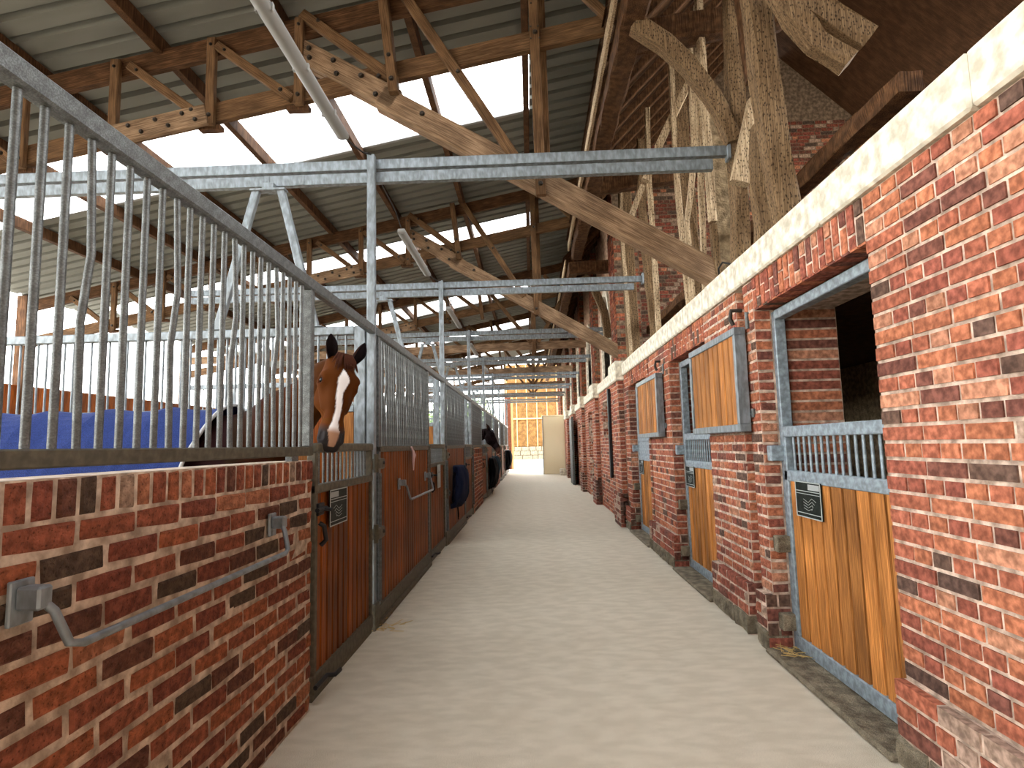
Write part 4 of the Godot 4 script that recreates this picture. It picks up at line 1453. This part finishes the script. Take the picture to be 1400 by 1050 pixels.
# ---- bodies: a field of tapered capsules joined smoothly, meshed as surface nets.
# A primitive is [a, b, radius a, radius b, squash (scales space before the distance), blend]; a negative radius carves.
func nets(st: Shape, prims: Array, lo: Vector3, hi: Vector3, cell: float, paint: Callable, place: Transform3D) -> void:
	var nx := int((hi.x - lo.x) / cell) + 2
	var ny := int((hi.y - lo.y) / cell) + 2
	var nz := int((hi.z - lo.z) / cell) + 2
	var g := PackedFloat32Array()
	g.resize(nx * ny * nz)
	g.fill(1.0)
	for p in prims:
		var a: Vector3 = p[0]
		var b: Vector3 = p[1]
		var ra: float = p[2]
		var rb: float = p[3]
		var sq: Vector3 = p[4] if p.size() > 4 else Vector3.ONE
		var k: float = p[5] if p.size() > 5 else 0.03
		var carve := ra < 0.0
		ra = absf(ra)
		rb = absf(rb)
		var rm := maxf(ra, rb) + k
		var ext := Vector3(rm / sq.x, rm / sq.y, rm / sq.z) + Vector3.ONE * cell
		var l := (Vector3(minf(a.x, b.x), minf(a.y, b.y), minf(a.z, b.z)) - ext - lo) / cell
		var h := (Vector3(maxf(a.x, b.x), maxf(a.y, b.y), maxf(a.z, b.z)) + ext - lo) / cell
		var as_ := a * sq
		var ab := b * sq - as_
		var inv := 1.0 / maxf(ab.length_squared(), 1e-9)
		var small := 1.0 / maxf(sq.x, maxf(sq.y, sq.z))
		for z in range(maxi(0, int(l.z)), mini(nz, int(h.z) + 1)):
			for y in range(maxi(0, int(l.y)), mini(ny, int(h.y) + 1)):
				var at := (z * ny + y) * nx
				for x in range(maxi(0, int(l.x)), mini(nx, int(h.x) + 1)):
					var q := (lo + Vector3(x, y, z) * cell) * sq - as_
					var t := clampf(q.dot(ab) * inv, 0.0, 1.0)
					var d := ((q - ab * t).length() - (ra + (rb - ra) * t)) * small
					var e := g[at + x]
					if carve:
						d = -d
						var m := maxf(k - absf(d - e), 0.0)
						g[at + x] = maxf(d, e) + m * m / (4.0 * k)
					else:
						var m2 := maxf(k - absf(d - e), 0.0)
						g[at + x] = minf(d, e) - m2 * m2 / (4.0 * k)
	var idx := PackedInt32Array()
	idx.resize(nx * ny * nz)
	idx.fill(-1)
	var pos := PackedVector3Array()
	var nor := PackedVector3Array()
	var col := PackedColorArray()
	var off := [0, 1, nx, nx + 1, nx * ny, nx * ny + 1, nx * ny + nx, nx * ny + nx + 1]
	var edges := [[0, 1], [2, 3], [4, 5], [6, 7], [0, 2], [1, 3], [4, 6], [5, 7], [0, 4], [1, 5], [2, 6], [3, 7]]
	for z in nz - 1:
		for y in ny - 1:
			var row := (z * ny + y) * nx
			for x in nx - 1:
				var i := row + x
				var v0 := g[i]
				if absf(v0) > cell * 2.5:
					continue
				var inside := 0
				for o in off:
					if g[i + o] < 0.0:
						inside += 1
				if inside == 0 or inside == 8:
					continue
				var sum := Vector3()
				var n := 0
				for e in edges:
					var va := g[i + off[e[0]]]
					var vb := g[i + off[e[1]]]
					if (va < 0.0) != (vb < 0.0):
						var t := va / (va - vb)
						var pa := Vector3(e[0] & 1, (e[0] >> 1) & 1, e[0] >> 2)
						var pb := Vector3(e[1] & 1, (e[1] >> 1) & 1, e[1] >> 2)
						sum += pa.lerp(pb, t)
						n += 1
				var p := lo + (Vector3(x, y, z) + sum / n) * cell
				var gr := Vector3(
					g[i + 1] + g[i + off[3]] + g[i + off[5]] + g[i + off[7]] - g[i] - g[i + off[2]] - g[i + off[4]] - g[i + off[6]],
					g[i + off[2]] + g[i + off[3]] + g[i + off[6]] + g[i + off[7]] - g[i] - g[i + off[1]] - g[i + off[4]] - g[i + off[5]],
					g[i + off[4]] + g[i + off[5]] + g[i + off[6]] + g[i + off[7]] - g[i] - g[i + off[1]] - g[i + off[2]] - g[i + off[3]])
				idx[i] = pos.size()
				pos.append(place * p)
				nor.append((place.basis * gr).normalized())
				col.append(paint.call(p))
	var steps := [1, nx, nx * ny]
	for z in range(1, nz - 1):
		for y in range(1, ny - 1):
			var row := (z * ny + y) * nx
			for x in range(1, nx - 1):
				var i := row + x
				if absf(g[i]) > cell * 2.5:
					continue
				for ax in 3:
					if (g[i] < 0.0) == (g[i + steps[ax]] < 0.0):
						continue
					var su: int = steps[(ax + 1) % 3]
					var sv: int = steps[(ax + 2) % 3]
					var q := [idx[i], idx[i - su], idx[i - su - sv], idx[i - sv]]
					if q.min() < 0:
						continue
					for t in [[0, 1, 2], [0, 2, 3]]:
						var ia: int = q[t[0]]
						var ib: int = q[t[1]]
						var ic: int = q[t[2]]
						if (pos[ib] - pos[ia]).cross(pos[ic] - pos[ia]).dot(nor[ia] + nor[ib] + nor[ic]) > 0.0:
							var sw := ib
							ib = ic
							ic = sw
						for w in [ia, ib, ic]:
							st.v.append(pos[w])
							st.n.append(nor[w])
							st.c.append(col[w])


# The head's own axes: origin at the poll, -y down the face, +z out of the forehead, x across.
func head_prims() -> Array:
	var p: Array = []
	var W := Vector3(1.0, 1, 1)
	p.append([Vector3(0, -0.03, -0.035), Vector3(0, -0.15, -0.01), 0.072, 0.088, Vector3(0.92, 1, 1), 0.03])
	p.append([Vector3(0, -0.14, 0.0), Vector3(0, -0.30, 0.012), 0.088, 0.060, Vector3(0.95, 1, 1), 0.03])
	p.append([Vector3(0, -0.28, 0.014), Vector3(0, -0.50, 0.02), 0.056, 0.046, Vector3(0.98, 1, 1), 0.03])
	for s in [-1.0, 1.0]:
		# brow, cheek crest, jowl
		p.append([Vector3(s * 0.078, -0.135, 0.030), Vector3(s * 0.088, -0.175, 0.022), 0.026, 0.026, W, 0.03])
		p.append([Vector3(s * 0.082, -0.19, -0.005), Vector3(s * 0.055, -0.35, 0.0), 0.024, 0.016, W, 0.03])
		p.append([Vector3(s * 0.040, -0.17, -0.10), Vector3(s * 0.042, -0.27, -0.105), 0.072, 0.068, Vector3(1.45, 1, 1), 0.04])
		# nostril wings
		p.append([Vector3(s * 0.037, -0.50, 0.028), Vector3(s * 0.045, -0.555, 0.026), 0.026, 0.024, W, 0.02])
	# lower jaw
	p.append([Vector3(0, -0.27, -0.11), Vector3(0, -0.46, -0.055), 0.050, 0.034, W, 0.04])
	p.append([Vector3(0, -0.46, -0.052), Vector3(0, -0.575, -0.040), 0.034, 0.032, W, 0.025])
	# muzzle and lips
	p.append([Vector3(0, -0.47, 0.005), Vector3(0, -0.565, 0.002), 0.058, 0.052, Vector3(0.95, 1, 1), 0.03])
	p.append([Vector3(-0.022, -0.600, 0.0), Vector3(0.022, -0.600, 0.0), 0.032, 0.032, W, 0.02])
	p.append([Vector3(-0.014, -0.605, -0.042), Vector3(0.014, -0.605, -0.042), 0.024, 0.024, W, 0.012])
	# carved: eye sockets, nostrils, the line of the mouth
	for s in [-1.0, 1.0]:
		p.append([Vector3(s * 0.112, -0.172, 0.022), Vector3(s * 0.112, -0.172, 0.022), -0.022, -0.022, W, 0.015])
		p.append([Vector3(s * 0.060, -0.520, 0.052), Vector3(s * 0.062, -0.555, 0.050), -0.0125, -0.016, W, 0.008])
		p.append([Vector3(s * 0.052, -0.560, -0.025), Vector3(s * 0.03, -0.625, -0.024), -0.007, -0.007, W, 0.010])
		p.append([Vector3(s * 0.075, -0.38, -0.035), Vector3(s * 0.07, -0.45, -0.02), -0.016, -0.012, W, 0.03])
	return p


func mix3(a: Color, b: Color, t: float) -> Color:
	return a.lerp(b, clampf(t, 0.0, 1.0))


func chestnut_head(p: Vector3) -> Color:
	var base := Color(0.070, 0.021, 0.006)
	var dark := Color(0.025, 0.010, 0.006)
	var c := mix3(base, Color(0.125, 0.044, 0.013), (p.y + 0.36) * -6.0 * (1.0 if p.z < 0.02 else 0.3))
	c = mix3(c, dark, (1.0 - Vector2((p.y + 0.172) / 0.034, (p.z - 0.022) / 0.034).length()) * 1.6 if absf(p.x) > 0.06 else 0.0)
	# dark nose and lips
	c = mix3(c, Color(0.035, 0.03, 0.03), (-p.y - 0.465 + 0.25 * maxf(0.0, absf(p.x) - 0.02)) * 18.0)
	# blaze, widest between the eyes, a pink snip between the nostrils
	var w := 0.0
	var off := 0.004 * sin(p.y * 30.0)
	if p.z > -0.02:
		if p.y > -0.17:
			w = 0.032 * clampf((-0.075 - p.y) / 0.075, 0.0, 1.0)
		elif p.y > -0.24:
			w = lerpf(0.032, 0.019, (-0.17 - p.y) / 0.07)
		elif p.y > -0.44:
			w = lerpf(0.019, 0.017, (-0.24 - p.y) / 0.2)
		elif p.y > -0.60:
			w = lerpf(0.017, 0.030, (-0.44 - p.y) / 0.06) if p.y > -0.50 else lerpf(0.034, 0.018, (-0.50 - p.y) / 0.1)
	var edge := clampf((w - absf(p.x - off)) / 0.004, 0.0, 1.0) if w > 0.0 else 0.0
	var white := mix3(Color(0.86, 0.83, 0.80), Color(0.42, 0.24, 0.15), (-p.y - 0.475) * 25.0)
	return mix3(c, white, edge)


func brown_body_shaded(p: Vector3) -> Color:
	return mix3(Color(0.050, 0.016, 0.006), Color(0.014, 0.0075, 0.0055), clampf(-p.x - 1.45, 0.0, 1.0) * 2.0)  # coat darkens away from the aisle: dim stall shade put into the colour


func black_coat(_p: Vector3) -> Color:
	return Color(0.009, 0.007, 0.0065)


func black_head(p: Vector3) -> Color:
	return mix3(Color(0.009, 0.007, 0.0065), Color(0.11, 0.05, 0.035), (-p.y - 0.50) * 12.0)


func ear(st: Shape, base: Vector3, tip: Vector3, open_to: Vector3, width: float, outer: Color, inner: Color) -> void:
	# a cupped leaf: an outer and an inner skin
	var axis := (tip - base)
	var z := (open_to - axis.normalized() * open_to.dot(axis.normalized())).normalized()
	var x := axis.normalized().cross(z)
	var rows := 10
	var cols := 10
	for skin in 2:
		st.tone = outer if skin == 0 else inner
		var grid: Array = []
		for i in rows + 1:
			var t := float(i) / rows
			var w := width * (0.62 + 1.0 * t - 0.3 * t * t) * (1.0 - pow(t, 2.6)) * 0.95 + 0.001
			var row: Array = []
			for j in cols + 1:
				var a := lerpf(-2.25, 2.25, float(j) / cols) * (1.0 - 0.25 * t)
				var r := w * (1.0 if skin == 0 else 0.86)
				row.append(base + axis * t - z * (cos(a) * r * 0.8 - w * 0.25) + x * sin(a) * r + z * 0.02 * sin(t * 3.0))
			grid.append(row)
		for i in rows:
			for j in cols:
				var c0: Vector3 = base + axis * (float(i) / rows)
				var o: Vector3 = grid[i][j] - c0
				st.quad(grid[i][j], grid[i][j + 1], grid[i + 1][j + 1], grid[i + 1][j], o if skin == 0 else -o)


func horse(label: String, head: Transform3D, body: Array, blo: Vector3, bhi: Vector3, bcell: float, hcell: float, coat_head: Callable, coat_body: Callable, ears: Array, hair: String) -> Node3D:
	var t := thing("horse", label, "horse")
	var st := colored_shape()
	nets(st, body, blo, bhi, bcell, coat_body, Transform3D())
	nets(st, head_prims(), Vector3(-0.15, -0.66, -0.2), Vector3(0.15, 0.07, 0.13), hcell, coat_head, head)
	var tip_c := Color(0.012, 0.009, 0.009)
	var root_c := Color(0.03, 0.015, 0.01)
	for e in ears:
		ear(st, head * e[0], head * e[1], head.basis * e[2], 0.043, root_c if e.size() < 4 else e[3], tip_c)
	put(st, "body", M.coat, t)
	for s in [-1.0, 1.0]:
		var b := Shape.new()
		var c: Vector3 = head * Vector3(s * 0.090, -0.172, 0.021)
		for i in 8:
			for j in 12:
				var q: Array = []
				for w in [[i, j], [i, j + 1], [i + 1, j + 1], [i + 1, j]]:
					var la: float = PI * w[0] / 8.0
					var lo: float = TAU * w[1] / 12.0
					q.append(Vector3(sin(la) * cos(lo), cos(la), sin(la) * sin(lo)))
				b.smooth_quad(c + q[0] * 0.0185, c + q[1] * 0.0185, c + q[2] * 0.0185, c + q[3] * 0.0185, q[0], q[1], q[2], q[3])
		put(b, "eye", M.eye, t)
	# forelock and mane: tapering locks
	var r := RandomNumberGenerator.new()
	r.seed = 77
	var lock := Shape.new()
	for i in 34:
		var x0 := r.randf_range(-0.035, 0.04)
		var x1 := x0 * 1.7 + r.randf_range(-0.015, 0.015)
		var a := Vector3(x0 * 0.8, 0.035, 0.005)
		var m := Vector3(lerpf(x0, x1, 0.5), -0.01, 0.058)
		var l := r.randf_range(0.05, 0.105)
		lock.tube([head * a, head * Vector3(x0, 0.035, 0.035), head * m, head * Vector3(x1, -l, 0.082)], [0.006, 0.008, 0.007, 0.001], 5)
	put(lock, "forelock", M[hair], t)
	return t


func build_horses() -> void:
	# ---- chestnut horse with a blaze, looking out over its door
	var poll := V(-1.175, 1.955, 3.60)
	var down := Vector3(-0.085, -1.0, 0.20).normalized()
	var face := Vector3(0.60, 0.05, 0.80)
	var y := -down
	var z := (face - y * face.dot(y)).normalized()
	var x := y.cross(z)
	var head := Transform3D(Basis(x, y, z), poll).scaled_local(Vector3(1.16, 0.92, 1.0))
	var D := -1.0
	var b: Array = []
	# trunk along -x, chest to the aisle
	b.append([V(-1.95, 1.30, 3.92), V(-2.45, 1.28, 3.95), 0.27, 0.32, Vector3(1, 0.86, 1.0), 0.12])
	b.append([V(-2.45, 1.28, 3.95), V(-3.15, 1.27, 3.95), 0.32, 0.31, Vector3(1, 0.88, 1.0), 0.12])
	b.append([V(-3.15, 1.30, 3.95), V(-3.45, 1.30, 3.95), 0.31, 0.27, Vector3(1, 0.9, 1.0), 0.12])
	b.append([V(-2.1, 1.50, 3.93), V(-2.4, 1.52, 3.95), 0.10, 0.09, Vector3.ONE, 0.1])
	# neck: deep, flat from side to side
	b.append([V(-2.0, 1.36, 3.9), V(-1.62, 1.60, 3.78), 0.24, 0.17, Vector3(1, 1, 1.35), 0.1])
	b.append([V(-1.62, 1.60, 3.78), V(-1.27, 1.84, 3.66), 0.17, 0.115, Vector3(1, 1, 1.15), 0.08])
	b.append([V(-1.30, 1.86, 3.67), V(-1.19, 1.91, 3.625), 0.10, 0.085, Vector3.ONE, 0.05])
	b.append([V(-1.34, 1.74, 3.69), V(-1.22, 1.72, 3.64), 0.09, 0.065, Vector3.ONE, 0.05])
	for s in [-1.0, 1.0]:
		var zz: float = 3.95 + s * 0.15
		b.append([V(-1.98, 1.05, zz), V(-1.93, 0.72, zz), 0.11, 0.062, Vector3.ONE, 0.06])
		b.append([V(-1.93, 0.72, zz), V(-1.94, 0.42, zz), 0.062, 0.046, Vector3.ONE, 0.03])
		b.append([V(-1.94, 0.42, zz), V(-1.95, 0.14, zz), 0.042, 0.04, Vector3.ONE, 0.03])
		b.append([V(-1.95, 0.12, zz), V(-1.91, 0.05, zz), 0.045, 0.06, Vector3.ONE, 0.02])
		b.append([V(-3.35, 1.15, zz), V(-3.22, 0.84, zz), 0.20, 0.11, Vector3.ONE, 0.08])
		b.append([V(-3.22, 0.84, zz), V(-3.50, 0.52, zz), 0.10, 0.058, Vector3.ONE, 0.05])
		b.append([V(-3.50, 0.52, zz), V(-3.45, 0.14, zz), 0.052, 0.042, Vector3.ONE, 0.03])
		b.append([V(-3.45, 0.12, zz), V(-3.41, 0.05, zz), 0.045, 0.06, Vector3.ONE, 0.02])
	b.append([V(-3.68, 1.32, 3.95), V(-3.80, 0.7, 3.95), 0.05, 0.07, Vector3.ONE, 0.03])
	var ears := [
		[Vector3(-0.052, 0.0, -0.01), Vector3(-0.085, 0.165, 0.01), Vector3(-0.25, 0, 1)],
		[Vector3(0.058, 0.0, -0.012), Vector3(0.112, 0.170, -0.005), Vector3(0.30, 0, 1)]]
	horse("chestnut horse with a white blaze looking out over its stall door", head, b, V(-4.0, 0.0, 4.35), V(-1.05, 2.05, 3.5), 0.022, 0.0058, chestnut_head, brown_body_shaded, ears, "hair")
	# navy rug on its back
	var rug := thing("horse_rug", "navy horse rug with pale binding on the chestnut horse's back", "rug")
	var s := Shape.new()
	var grid: Array = []
	for i in 17:
		var xx := lerpf(-2.02, -3.72, i / 16.0)
		var row: Array = []
		for j in 25:
			var a := lerpf(-2.15, 2.15, j / 24.0)
			var ry := 0.42 - 0.03 * absf(sin(i * 0.8))
			var rz := 0.365 + 0.012 * sin(i * 1.3 + j)
			var py := 1.30 + cos(a) * ry
			row.append(V(xx - 0.15 * (1.0 - cos(a)) * (1.0 if i == 0 else 0.4), py, 3.94 - sin(a) * rz))
		grid.append(row)
	for skin in 2:
		for i in 16:
			for j in 24:
				var mid := V(-2.8, 1.3, 3.94)
				var q: Array = []
				for w in [[i, j], [i, j + 1], [i + 1, j + 1], [i + 1, j]]:
					var p: Vector3 = grid[w[0]][w[1]]
					var o := Vector3(0, p.y - mid.y, p.z - mid.z)
					q.append(p - o * 0.03 * skin)
				var out := Vector3(0, q[0].y - mid.y, q[0].z - mid.z)
				s.quad(q[0], q[1], q[2], q[3], out if skin == 0 else -out)
	put(s, "rug", M.rug_blue, rug)
	s = Shape.new()
	s.tube(grid[0], 0.012, 6)
	put(s, "binding", M.strap, rug)
	# ---- dark horse far down the left side, hanging its head over the door
	var poll2 := V(-1.09, 1.80, 14.95)
	var down2 := Vector3(0.42, -0.86, 0.30).normalized()
	var face2 := Vector3(0.80, 0.35, 0.15)
	y = -down2
	z = (face2 - y * face2.dot(y)).normalized()
	x = y.cross(z)
	head = Transform3D(Basis(x, y, z), poll2).scaled_local(Vector3.ONE * 1.06)
	b = []
	b.append([V(-2.0, 1.2, 15.3), V(-3.3, 1.2, 15.3), 0.30, 0.30, Vector3(1, 0.9, 1), 0.12])
	b.append([V(-2.0, 1.3, 15.3), V(-1.55, 1.62, 15.2), 0.22, 0.16, Vector3(1, 1, 1.2), 0.1])
	b.append([V(-1.55, 1.60, 15.2), V(-1.14, 1.73, 14.98), 0.18, 0.12, Vector3(1, 1, 1.1), 0.08])
	for sx in [-2.0, -3.3]:
		for sd in [15.15, 15.45]:
			b.append([V(sx, 1.0, sd), V(sx + 0.03, 0.5, sd), 0.10, 0.055, Vector3.ONE, 0.05])
			b.append([V(sx + 0.03, 0.5, sd), V(sx, 0.05, sd), 0.05, 0.05, Vector3.ONE, 0.03])
	ears = [
		[Vector3(-0.05, 0.0, -0.01), Vector3(-0.075, 0.15, 0.03), Vector3(-0.2, 0, 1)],
		[Vector3(0.05, 0.0, -0.01), Vector3(0.075, 0.15, 0.03), Vector3(0.2, 0, 1)]]
	horse("dark bay horse hanging its head over a stall door far down the aisle", head, b, V(-3.7, 0.0, 15.7), V(-1.0, 2.0, 14.9), 0.03, 0.011, black_head, black_coat, ears, "hair_black")


func hanging_rug(label: String, at: Vector3, wide: float, tall: float, thick: float, material: Material, seed_: int, straps: bool) -> void:
	# a folded rug over a bar: a soft lump with folds, hanging against the front; x is away from the front
	var t := thing("hanging_rug", label, "rug", at, "rugs hanging on the stall fronts")
	var f := FastNoiseLite.new()
	f.seed = seed_
	f.frequency = 3.2
	var rows := 22
	var cols := 28
	var grid: Array = []
	for i in rows + 1:
		var v := float(i) / rows
		var row: Array = []
		for j in cols:
			var a := TAU * j / cols
			var bulge := pow(sin(PI * clampf(v * 0.93 + 0.07, 0, 1)), 0.3)
			var droop := 0.06 * f.get_noise_2d(cos(a) * 0.6 + 5.0, sin(a) * 0.6)
			var w := wide * 0.5 * (0.80 + 0.20 * v) * (0.5 if i == 0 else 1.0)
			var d := thick * 0.5 * bulge
			var fold := 1.0 + 0.32 * f.get_noise_2d(cos(a) * 1.2, v * 0.35 + sin(a) * 1.2) + 0.05 * sin(a * 7.0 + v * 3.0)
			var p := Vector3(d + cos(a) * d * fold, -v * tall + droop * v * 1.6, sin(a) * w * fold)
			if i == 0: p.y -= 0.02
			row.append(p)
		grid.append(row)
	var s := Shape.new()
	var norm := func(i: int, j: int) -> Vector3:
		var a: Vector3 = grid[i][posmod(j + 1, cols)] - grid[i][posmod(j - 1, cols)]
		var b: Vector3 = grid[mini(i + 1, rows)][posmod(j, cols)] - grid[maxi(i - 1, 0)][posmod(j, cols)]
		var k := a.cross(b).normalized()
		var c := Vector3(thick * 0.5, grid[i][posmod(j, cols)].y, 0)
		return k if k.dot(grid[i][posmod(j, cols)] - c) > 0.0 else -k
	for i in rows:
		for j in cols:
			var l := (j + 1) % cols
			s.smooth_quad(grid[i][j], grid[i][l], grid[i + 1][l], grid[i + 1][j], norm.call(i, j), norm.call(i, l), norm.call(i + 1, l), norm.call(i + 1, j))
	for j in range(1, cols - 1):
		s.tri(grid[0][0], grid[0][j], grid[0][j + 1], Vector3.UP)
		s.tri(grid[rows][0], grid[rows][j], grid[rows][j + 1], Vector3.DOWN)
	put(s, "cloth", material, t)
	if straps:
		var k := Shape.new()
		for q in [-0.25, 0.1]:
			var pts: Array = []
			for i in range(1, 20):
				var j := int(posmod(int(cols * (q / TAU * 2.2)), cols))
				var p: Vector3 = grid[i][j]
				pts.append(p + Vector3(0.006, 0, 0.02 * sin(i * 0.5)))
			k.tube(pts, 0.008, 5)
		put(k, "binding", M.rug_teal, t)
		k = Shape.new()
		k.tube([Vector3(0.06, -tall, 0.06), Vector3(0.07, -tall - 0.12, 0.05), Vector3(0.07, -tall - 0.17, 0.06)], 0.008, 5)
		k.tube([Vector3(0.06, -tall, 0.1), Vector3(0.07, -tall - 0.2, 0.09)], 0.007, 5)
		put(k, "strap", M.rug_black, t)


func blanket_bar(label: String, at: Vector3, d0: float, d1: float, drop: float) -> void:
	var t := thing("blanket_bar", label, "blanket bar", at, "fold-down blanket bars")
	for d in [d0, d1]:
		rail(t, "bracket", V(0.0, -0.045, d - 0.035), V(0.012, 0.06, d + 0.035), M.galvanised, 0.003)
		rail(t, "knuckle", V(0.01, -0.01, d - 0.022), V(0.07, 0.045, d + 0.022), M.galvanised, 0.006)
	var s := Shape.new()
	s.tube([V(0.045, 0.02, d0), V(0.075, -0.02, d0 + 0.02), V(0.10, -drop, d0 + 0.04), V(0.105, -drop - 0.012, d0 + 0.08), V(0.105, -drop - 0.012, d1 - 0.08), V(0.10, -drop, d1 - 0.04), V(0.075, -0.02, d1 - 0.02), V(0.045, 0.02, d1)], 0.011, 8)
	put(s, "bar", M.galvanised, t)


func build_small_things() -> void:
	blanket_bar("steel blanket bar on the nearest brick pier", V(-1.234, 1.05, 2.4), -1.0, 0.36, 0.10)
	blanket_bar("empty steel blanket bar on the panel right of the chestnut horse", V(-1.25, 1.06, 6.1), -0.62, 0.72, 0.13)
	hanging_rug("navy horse rug hanging folded on the third stall front", V(-1.225, 1.13, 9.2), 0.86, 0.64, 0.22, M.rug_navy, 3, true)
	hanging_rug("black horse rug hanging right of the second brick pier", V(-1.225, 1.08, 16.9), 1.1, 0.85, 0.25, M.rug_black, 5, true)
	hanging_rug("dark teal horse rug beside the black one", V(-1.225, 1.10, 18.05), 0.9, 0.7, 0.26, M.rug_teal, 8, false)
	hanging_rug("black rug hanging at the far end of the left side", V(-1.225, 1.2, 27.6), 1.3, 0.9, 0.3, M.rug_black, 9, false)
	var sg := thing("stall_sign", "dark green slate with chalk writing on the chestnut horse's door", "sign", V(-1.233, 1.045, 3.72), "slate signs on the doors")
	slate(sg, 1.0)
	sg = thing("stall_sign", "pale worn sign on the stall door past the blanket bar", "sign", V(-1.233, 1.02, 7.75), "slate signs on the doors")
	rail(sg, "board", Vector3(-0.004, -0.15, -0.11), Vector3(0.005, 0.15, 0.11), M.paper, 0.002)
	rail(sg, "chalk_line", Vector3(0.004, 0.05, -0.08), Vector3(0.006, 0.055, 0.08), M.slate, 0.0)
	# ribbon tied to the bars of the second bay
	var s := Shape.new()
	for k in 3:
		var o := k * 0.02
		s.tube([V(-1.235, 1.41, 5.98 + o), V(-1.215, 1.36 - o, 6.0 + o * 2.0), V(-1.212, 1.25 + o, 5.98 + o), V(-1.215, 1.17 + o * 2.0, 6.0)], [0.006, 0.016, 0.012, 0.006], 6)
	tag(put(s, "ribbon", M.ribbon, self), "faded pink baling twine knotted to the bars above the blanket bar", "twine")
	# straw wisps blown into corners
	var wisps := [[1.68, 4.0, 40, "straw wisps in the nearest right doorway corner"], [-1.18, 4.75, 26, "straw wisps at the foot of the nearest steel post"]]
	for w in wisps:
		var st := Shape.new()
		var r := RandomNumberGenerator.new()
		r.seed = int(w[1] * 100)
		for i in w[2]:
			var p := V(w[0] + r.randf_range(-0.12, 0.12), 0.042 if w[0] > 0 else 0.008, w[1] + r.randf_range(-0.14, 0.06))
			var a := r.randf() * TAU
			var l := r.randf_range(0.04, 0.12)
			st.tube([p, p + Vector3(cos(a), r.randf_range(0.0, 0.25), sin(a)) * l], 0.0022, 4)
		tag(put(st, "straw", M.straw, self), w[3], "straw", "", "stuff")
	# cables lying on the cream ledge
	s = Shape.new()
	for k in 4:
		var o := k * 0.016
		s.tube([V(1.70 + o, 2.745, 3.0), V(1.69 + o, 2.75, 3.9), V(1.68 + o, 2.80 + o * 0.5, 4.5), V(1.66 + o, 2.78 + o, 4.9), V(1.70 - o, 2.76, 5.2)], 0.009, 6)
	s.tube([V(1.64, 2.80, 4.62), V(1.63, 2.87, 4.8), V(1.66, 2.88, 5.0), V(1.68, 2.80, 5.05), V(1.66, 2.76, 4.8)], 0.008, 6)
	tag(put(s, "cable_bundle", M.cable, self), "bundle of grey cables lying on the cream ledge by the strut", "cables")
	# dark steel sliding door far down the right wall
	var t := thing("steel_door", "tall dark grey steel door leaf standing open far down the brick wall", "door", V(1.40, 0.02, 20.7))
	rail(t, "leaf", V(-0.03, 0.0, -0.6), V(0.03, 2.25, 0.6), M.black_steel, 0.006)
	rail(t, "frame_edge", V(-0.04, 0.0, -0.66), V(0.04, 2.3, -0.6), M.dull_steel, 0.006)
	# iron bar on the wall beside the little window
	s = Shape.new()
	s.block(V(1.52, 0.72, 11.55), V(1.572, 2.46, 11.68), 0.006)
	tag(put(s, "iron_bar", M.black_steel, self), "tall dark iron bar fixed beside the small window in the brick wall", "bar")
